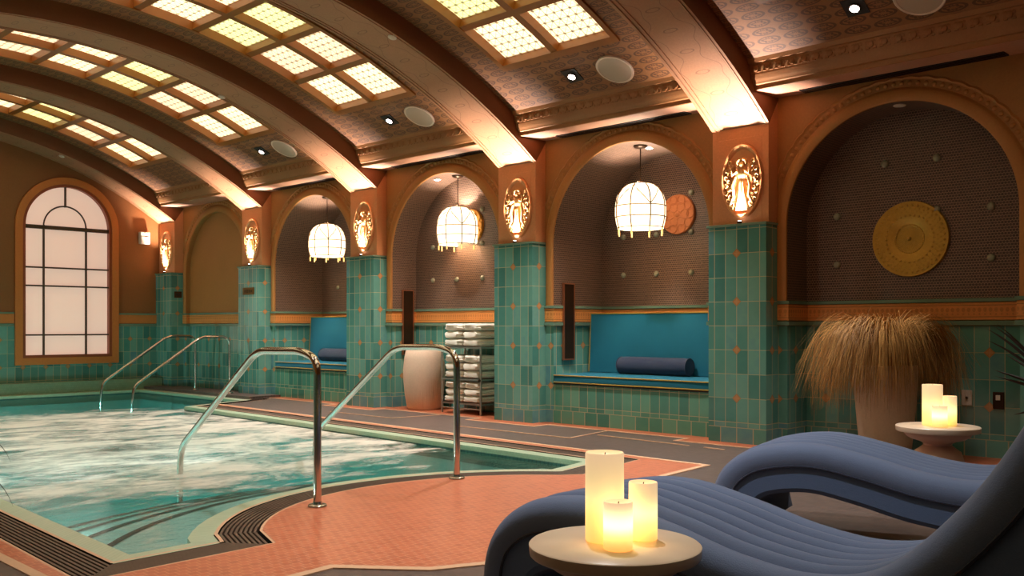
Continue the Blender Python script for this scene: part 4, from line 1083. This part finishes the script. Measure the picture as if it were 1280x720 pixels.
# ------------------------------------------------------------------ grass planter
gx, gy = 7.48, 3.035
t = thing('grass_planter', 'tall pale pot of long drooping golden grass against the alcove wall', 'potted plant', (gx, gy, .004))
mb = MB(); mb.lathe([(.1, 0), (.17, .002), (.19, .03), (.215, .25), (.235, .5), (.245, .72), (.235, .74), (.215, .73), (.20, .66)], gx, gy, .004, 40, cap=True); mb.build('pot', POT, t)
def mat_grass(name, a, b):
    n = NT(name); oi = n.node('ShaderNodeNewGeometry'); f = oi.outputs['Random Per Island']
    n.set(n.mix(f, lin(a), lin(b)), .6, Subsurface_Weight=0); return n.m
GRASS = mat_grass('dry_grass', (120, 82, 36), (216, 162, 88))
rnd = random.Random(11); mb = MB()
for i in range(3400):
    a = rnd.uniform(0, 2*PI); r0_ = .17*math.sqrt(rnd.random()); L = rnd.uniform(.7, 1.28); lean = rnd.uniform(.25, 1.25)+.2
    x0, y0_, z0 = gx+r0_*math.cos(a), gy+r0_*math.sin(a), .70
    a2 = a+rnd.uniform(-.5, .5); th = rnd.uniform(-.15, 1.0)*.45; x, y, z = x0, y0_, z0; n = 11; pts = []
    curl = rnd.uniform(2.3, 3.05)
    for j in range(n+1):
        pts.append((x, y, z)); u = j/n; ang = min(th+curl*min(1, u*1.65)**1.5, PI*.985); st = L/n
        x += .8*st*math.sin(ang)*math.cos(a2); y += .76*st*math.sin(ang)*math.sin(a2); z += st*math.cos(ang)
        x = min(x, 7.99-.02*rnd.random())
    wd = rnd.uniform(.0016, .0034); sx_, sy_ = -math.sin(a2+.6), math.cos(a2+.6)
    b = len(mb.v)
    rows = [[(p[0]-sx_*wd*(1-.8*j/n), p[1]-sy_*wd*(1-.8*j/n), p[2]), (p[0]+sx_*wd*(1-.8*j/n), p[1]+sy_*wd*(1-.8*j/n), p[2])] for j, p in enumerate(pts)]
    base = len(mb.v); mb.v += [q for rw in rows for q in rw]
    for j in range(n): mb.f.append((base+2*j, base+2*j+1, base+2*j+3, base+2*j+2)); mb.uvs.append([(0, 0)]*4); mb.mi.append(0); mb.sm.append(True)
o = mb.build('grass', GRASS, t, merge=False); o['kind'] = 'stuff'

# outlets
t = thing('wall_outlet', 'white wall outlet plate on the teal tiles right of the grass planter', 'outlet', (8.02, 2.593, .473))
mb = MB(); mb.box(8.018, 8.032, 2.553, 2.633, .41, .535); mb.build('plate', LAMPOFF, t, bevel=.004)
mb = MB(); mb.tube([(8.019, 2.593, .473), (8.008, 2.593, .473)], .01, 10); mb.build('knob', BRONZE, t)
t = thing('wall_outlet', 'dark bronze wall outlet plate beside a diamond tile', 'outlet', (8.02, 2.358, .46))
mb = MB(); mb.box(8.018, 8.032, 2.315, 2.398, .395, .53); mb.build('plate', BRONZE, t, bevel=.004)
mb = MB(); mb.box(8.008, 8.019, 2.34, 2.373, .465, .505); mb.build('socket_insert', LAMPOFF, t, bevel=.002)

# ------------------------------------------------------------------ pool rails
def rail_path(A, B, length, prof_r):
    d = Vector((B[0]-A[0], B[1]-A[1], 0)).normalized()
    pts = [Vector((A[0], A[1], 0))+d*s_+Vector((0, 0, z)) for s_, z in prof_r]
    # round the corners
    out = [pts[0]]
    for i in range(1, len(pts)-1):
        a, b, c = pts[i-1], pts[i], pts[i+1]; rr = min(.13, (a-b).length*.45, (c-b).length*.45)
        p, q = b+(a-b).normalized()*rr, b+(c-b).normalized()*rr
        for t_ in range(7):
            u = t_/6; out.append(p*(1-u)**2+b*2*u*(1-u)+q*u*u)
    out.append(pts[-1]); return out
def rail(A, B, prof_r, label, r_=.023, zb=0.0):
    t = thing('pool_handrail', label, 'handrail', (A[0], A[1], zb))
    mb = MB(); mb.tube([p+Vector((0, 0, zb)) for p in rail_path(A, B, 0, prof_r)], r_, 16); mb.build('bent_tube', CHROME, t)
    mb = MB(); mb.lathe([(.055, .0), (.056, .006), (.05, .014), (.028, .016), (.026, .03)], A[0], A[1], .004+zb, 28); mb.build('floor_flange', CHROME, t)
near = [(0, 0), (0, .80), (.09, .885), (.24, .905), (.74, .895), (.93, .82), (2.06, .17), (2.14, .05), (2.14, -.35)]
near = [(0, 0), (0, .86), (.20, .905), (.80, .895), (2.10, .15), (2.14, -.02), (2.14, -.42)]
rail((3.13, 4.58), (3.35, 6.70), near, 'chrome handrail nearest the camera, left of the near pair, bent down into the pool')
rail((4.37, 4.73), (4.67, 6.96), near, 'chrome handrail on the right of the near pair, in front of the towel rack')
far = [(0, 0), (0, .86), (.45, .87), (1.47, .18), (1.50, .0), (1.50, -.4)]
rail((7.28, 14.05), (5.7, 14.05), far, 'far chrome handrail, left of the distant pair below the corner pillar', .02, .035)
rail((7.25, 12.92), (5.7, 12.92), far, 'far chrome handrail, right of the distant pair in front of the dark alcove', .02, .035)

# ------------------------------------------------------------------ tables and candles
def table(x, y, label):
    t = thing('side_table', label, 'table', (x, y, 0.004)); zt = .45
    mb = MB(); mb.lathe([(.10, .416), (.230, .416), (.234, .420), (.236, .446), (.232, .4498), (.0005, .450)], x, y, 0.006, 64); mb.build('table_top', STONETOP, t)
    mb = MB(); mb.lathe([(.155, .002), (.16, .02), (.15, .06), (.135, .09), (.13, .14), (.142, .20), (.145, .25), (.13, .30), (.095, .325), (.078, .338), (.08, .35), (.105, .362), (.15, .375), (.175, .39), (.187, .405), (.19, .418)], x, y, 0.003, 64); mb.build('pedestal', STONE, t)
table(2.045, 1.575, 'round cream stone pedestal table in the foreground, cut by the bottom edge')
table(5.80, 2.04, 'round stone pedestal table standing behind the farther chaise, below the outlets')
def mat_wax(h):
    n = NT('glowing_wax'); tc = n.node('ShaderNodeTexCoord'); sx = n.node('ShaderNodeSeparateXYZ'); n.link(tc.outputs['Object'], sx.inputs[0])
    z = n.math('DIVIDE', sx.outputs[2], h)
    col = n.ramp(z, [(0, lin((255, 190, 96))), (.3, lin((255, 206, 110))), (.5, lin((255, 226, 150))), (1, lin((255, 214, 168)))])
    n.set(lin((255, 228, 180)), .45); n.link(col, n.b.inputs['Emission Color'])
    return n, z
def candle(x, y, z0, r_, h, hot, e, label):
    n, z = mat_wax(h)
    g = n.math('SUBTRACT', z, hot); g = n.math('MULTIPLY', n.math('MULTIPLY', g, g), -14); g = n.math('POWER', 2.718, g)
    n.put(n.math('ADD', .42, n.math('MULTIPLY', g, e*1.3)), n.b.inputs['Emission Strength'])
    t = thing('pillar_candle', label, 'candle', (x, y, z0))
    mb = MB(); mb.lathe([(r_*.6, 0), (r_*.97, .001), (r_, .004), (r_, h-.004), (r_*.97, h), (r_*.9, h), (r_*.86, h-.006), (r_*.6, h-.014), (r_*.1, h-.016)], x, y, z0, 48); mb.build('wax_body', n.m, t)
    mb = MB(); mb.tube([(x, y, z0+h-.018), (x+.001, y, z0+h-.008), (x+.003, y, z0+h-.001)], .0015, 6); mb.build('wick', BLACK, t)
    return t
candle(2.047, 1.612, .4565, .0535, .245, .35, .25, 'tallest lit pillar candle on the foreground table')
candle(2.135, 1.545, .4565, .040, .160, .38, .55, 'medium lit pillar candle on the foreground table, behind the small one')
candle(1.992, 1.523, .4565, .0395, .128, .52, 1.1, 'smallest lit pillar candle on the foreground table, glowing brightest at its middle')
candle(5.806, 2.073, .4565, .058, .245, .35, .35, 'tallest lit pillar candle on the table behind the farther chaise')
candle(5.89, 2.005, .4565, .043, .175, .4, .5, 'medium lit pillar candle on the table behind the farther chaise')
candle(5.742, 2.008, .4565, .043, .125, .5, .9, 'smallest lit pillar candle on the table behind the farther chaise')

# ------------------------------------------------------------------ chaises
def crom(K, n=8):
    P = [tuple(2*a-b for a, b in zip(K[0], K[1]))]+list(K)+[tuple(2*a-b for a, b in zip(K[-1], K[-2]))]; out = []
    for i in range(1, len(P)-2):
        for j in range(n):
            t = j/n; a, b, c, d = P[i-1:i+3]
            out.append(tuple(.5*(2*b_+(c_-a_)*t+(2*a_-5*b_+4*c_-d_)*t*t+(3*b_-a_-3*c_+d_)*t**3) for a_, b_, c_, d_ in zip(a, b, c, d)))
    out.append(P[-2]); return out
CK = [(.05, .02), (.03, .13), (.045, .25), (.10, .35), (.215, .435), (.38, .48), (.57, .488), (.80, .445), (1.03, .39), (1.26, .372), (1.46, .43), (1.66, .63), (1.80, .85), (1.90, 1.05)]
CW, CDP, CDU = .67, .11, .235
def chaise(x, y, th, label):
    t = thing('chaise_lounge', label, 'chaise lounge', (x, y, 0), 'wavy blue chaises beside the pool')
    cv = crom(CK, 7); N = len(cv); nr = []
    for i in range(N):
        a, b = cv[max(i-1, 0)], cv[min(i+1, N-1)]; dx, dz = b[0]-a[0], b[1]-a[1]; L = math.hypot(dx, dz); nr.append((dz/L, -dx/L))   # points inward/down
    sd = (math.sin(th), -math.cos(th)); ld = (math.cos(th), math.sin(th))
    def W(s_, l_, z): return (x+s_*sd[0]+l_*ld[0], y+s_*sd[1]+l_*ld[1], z)
    # channelled pad
    cs = [(0, -CDP), (-.006, -.085), (-.004, -.05), (.010, -.022), (.035, -.006), (.065, 0), (.092, -.008), (.105, -.020), (.115, -.040)]
    nch = 5; cwid = (CW-.23)/nch
    for c in range(nch):
        for j in range(1, 11):
            u = j/10; cs.append((.115+cwid*(c+u), -.042+.047*math.sin(PI*u)**.8))
    cs += [(CW-l_, n_) for l_, n_ in cs[7::-1]]
    rows = [[W(cv[i][0]-nr[i][0]*n_, l_, cv[i][1]-nr[i][1]*n_) for l_, n_ in cs] for i in range(N)]
    rows = [[(p[0], p[1], max(p[2], .012)) for p in rw] for rw in rows]
    mb = MB(); mb.grid(rows); mb.face(rows[-1]); mb.build('channelled_pad', BLUE, t)
    # side panels and underside
    bs = [(0.004, -CDP+.004), (.006, -CDU+.02), (.016, -CDU), (CW-.016, -CDU), (CW-.006, -CDU+.02), (CW-.004, -CDP+.004)]
    rows = [[W(cv[i][0]-nr[i][0]*n_, l_, max(.004, cv[i][1]-nr[i][1]*n_)) for l_, n_ in bs] for i in range(N)]
    mb = MB(); mb.grid(rows, smooth=False, closed=True); mb.face(rows[0]); mb.face(rows[-1]); mb.build('side_panel', BLUED, t)
    mb = MB()
    for l_ in (-.001, CW+.001): mb.tube([W(cv[i][0]-nr[i][0]*(-CDP), l_, max(.008, cv[i][1]-nr[i][1]*(-CDP))) for i in range(N)], .0055, 6)
    mb.build('piping', PIPE, t)
    # rear support under the seat, a curved block down to the floor
    mb = MB(); ks = [(1.16, .18), (1.24, .09), (1.28, .004), (1.86, .004), (1.80, .12), (1.74, .40), (1.62, .44), (1.45, .25)]
    A = [W(s_, .02, z) for s_, z in ks]; B = [W(s_, CW-.02, z) for s_, z in ks]; mb.face(A); mb.face(B[::-1])
    for i in range(len(ks)): j = (i+1) % len(ks); mb.face([A[i], A[j], B[j], B[i]])
    mb.build('rear_base', BLUED, t, bevel=.01)
    mb = MB(); k0 = 10
    mb.face([W(.12, .03, .004), W(.12, CW-.03, .004), W(.16, CW-.03, .20), W(.16, .03, .20)])
    mb.tube([W(.17, .035, .03), W(.17, CW-.035, .03)], .014, 8)
    mb.build('inner_frame', BLACK, t)
chaise(2.325, 2.438, .03, 'slate blue wavy channelled chaise lounge in the foreground behind the candle table')
chaise(4.07, 2.578, .22, 'slate blue wavy channelled chaise lounge farther back, in front of the grass planter')

# ------------------------------------------------------------------ spiky plants at both edges of view
LEAF = mat_plain('dark_spiky_leaf', (58, 48, 44), .45, nscale=8, amt=.4)
def spiky(x, y, potz, pr, leaves, label, wmax=.045):
    t = thing('spiky_plant', label, 'potted plant', (x, y, 0.004))
    mb = MB(); mb.lathe([(.1, 0), (pr*.8, .002), (pr, potz*.6), (pr*.98, potz), (pr*.88, potz), (pr*.86, potz-.05)], x, y, .004, 32); mb.build('pot', POT, t)
    for A_, B_, C_ in leaves:
        A_, B_, C_ = Vector(A_), Vector(B_), Vector(C_); mb = MB(); n = 14; rows = []
        side = (C_-A_).cross(Vector((0, 0, 1))).normalized()
        for j in range(n+1):
            u = j/n; p = A_*(1-u)**2+B_*2*u*(1-u)+C_*u*u; wd = wmax*(1-u)**.8*min(1, .5+3*u)+.0008
            rows.append([tuple(p-side*wd+Vector((0, 0, wd*.5))), tuple(p-Vector((0, 0, wd*.35))), tuple(p+side*wd+Vector((0, 0, wd*.5)))])
        mb.grid(rows); mb.build('leaf', LEAF, t, merge=False)
r_ = random.Random(5); lv = []; cx_, cy_ = 7.26, 1.74
for _ in range(16):
    a = r_.uniform(PI*.55, 1.4*PI); L = r_.uniform(.3, .5); z = r_.uniform(.35, .5)
    lv.append(((cx_, cy_, .58), (cx_+.5*L*math.cos(a), cy_+.5*L*math.sin(a), .62+z*.6), (cx_+L*math.cos(a), cy_+L*math.sin(a), .58+z)))
lv += [((cx_, cy_, .58), (7.33, 1.95, .66), (7.34, 2.19, .735)), ((cx_, cy_, .57), (7.32, 1.95, .63), (7.32, 2.17, .69)), ((cx_, cy_, .58), (7.36, 1.9, .72), (7.38, 2.12, .845)), ((cx_, cy_, .5), (7.3, 1.9, .46), (7.3, 2.04, .42))]
spiky(cx_, cy_, .56, .15, lv, 'dark spiky-leaved plant whose leaf tips enter at the right edge')
lv = [((.70, 3.50, .66), (1.0, 3.30, .80), (1.046, 3.240, .615)), ((.70, 3.50, .64), (1.0, 3.30, .68), (1.052, 3.236, .472)), ((.70, 3.5, .65), (.6, 3.6, .95), (.5, 3.8, .8)), ((.7, 3.5, .65), (.6, 3.4, .95), (.45, 3.3, .8)), ((.7, 3.5, .65), (.7, 3.65, 1.0), (.72, 3.8, .9))]
spiky(.70, 3.50, .62, .14, lv, 'thin-leaved plant whose two dark leaf tips enter at the left edge over the pool', .009)

# ------------------------------------------------------------------ underwater lamps: deck-tip one inferred, others added unseen to light the pool
UL = mat_emit('underwater_lens', (.85, .97, 1, 1), 1.5)
for x, y, nx_, ny_, pw, lab in ((6.55, 11.84, 0, 1, 1.6, 'underwater lamp in the far pool wall under the tip of the grey deck'), (lx(5.6)+.125, 5.6, 1, 0, .3, 'small added underwater lamp, unseen in the near left pool wall'),
                     (3.8, 6.655, 0, 1, 1, 'added unseen underwater lamp in the lowest pool step, beside the nearest handrail foot'), (2.7, 6.46, 0, 1, 1, 'added unseen underwater lamp in the lowest pool step, nearer the left edge'), (lx(13.6)+.125, 13.6, 1, 0, 1.3, 'added unseen underwater lamp at the far end of the left pool wall')):
    z = -.42 if pw > .5 else -.2; rr = .08 if pw > .5 else .05; N_ = Vector((nx_, ny_, 0)); c = Vector((x, y, z))
    t = thing('underwater_lamp', lab, 'lamp', (x, y, z))
    mb = MB(); mb.tube([c-N_*.004, c+N_*.012], rr*1.2, 24); mb.build('rim', CHROME, t)
    mb = MB(); mb.tube([c+N_*.012, c+N_*.018], rr, 24); mb.build('lens', UL, t)
    l = lamp('underwater_beam', 'AREA', tuple(c+N_*.03), POOL_W*pw, (1.0, .97, .93), rr*1.8, rot=N_.to_track_quat('Z', 'Y').to_euler()); l.data.shape = 'DISK'; l.data.specular_factor = 0
    l.rotation_euler = (-(N_+Vector((0, 0, -.35)))).to_track_quat('Z', 'Y').to_euler(); l.data.spread = math.radians(120)
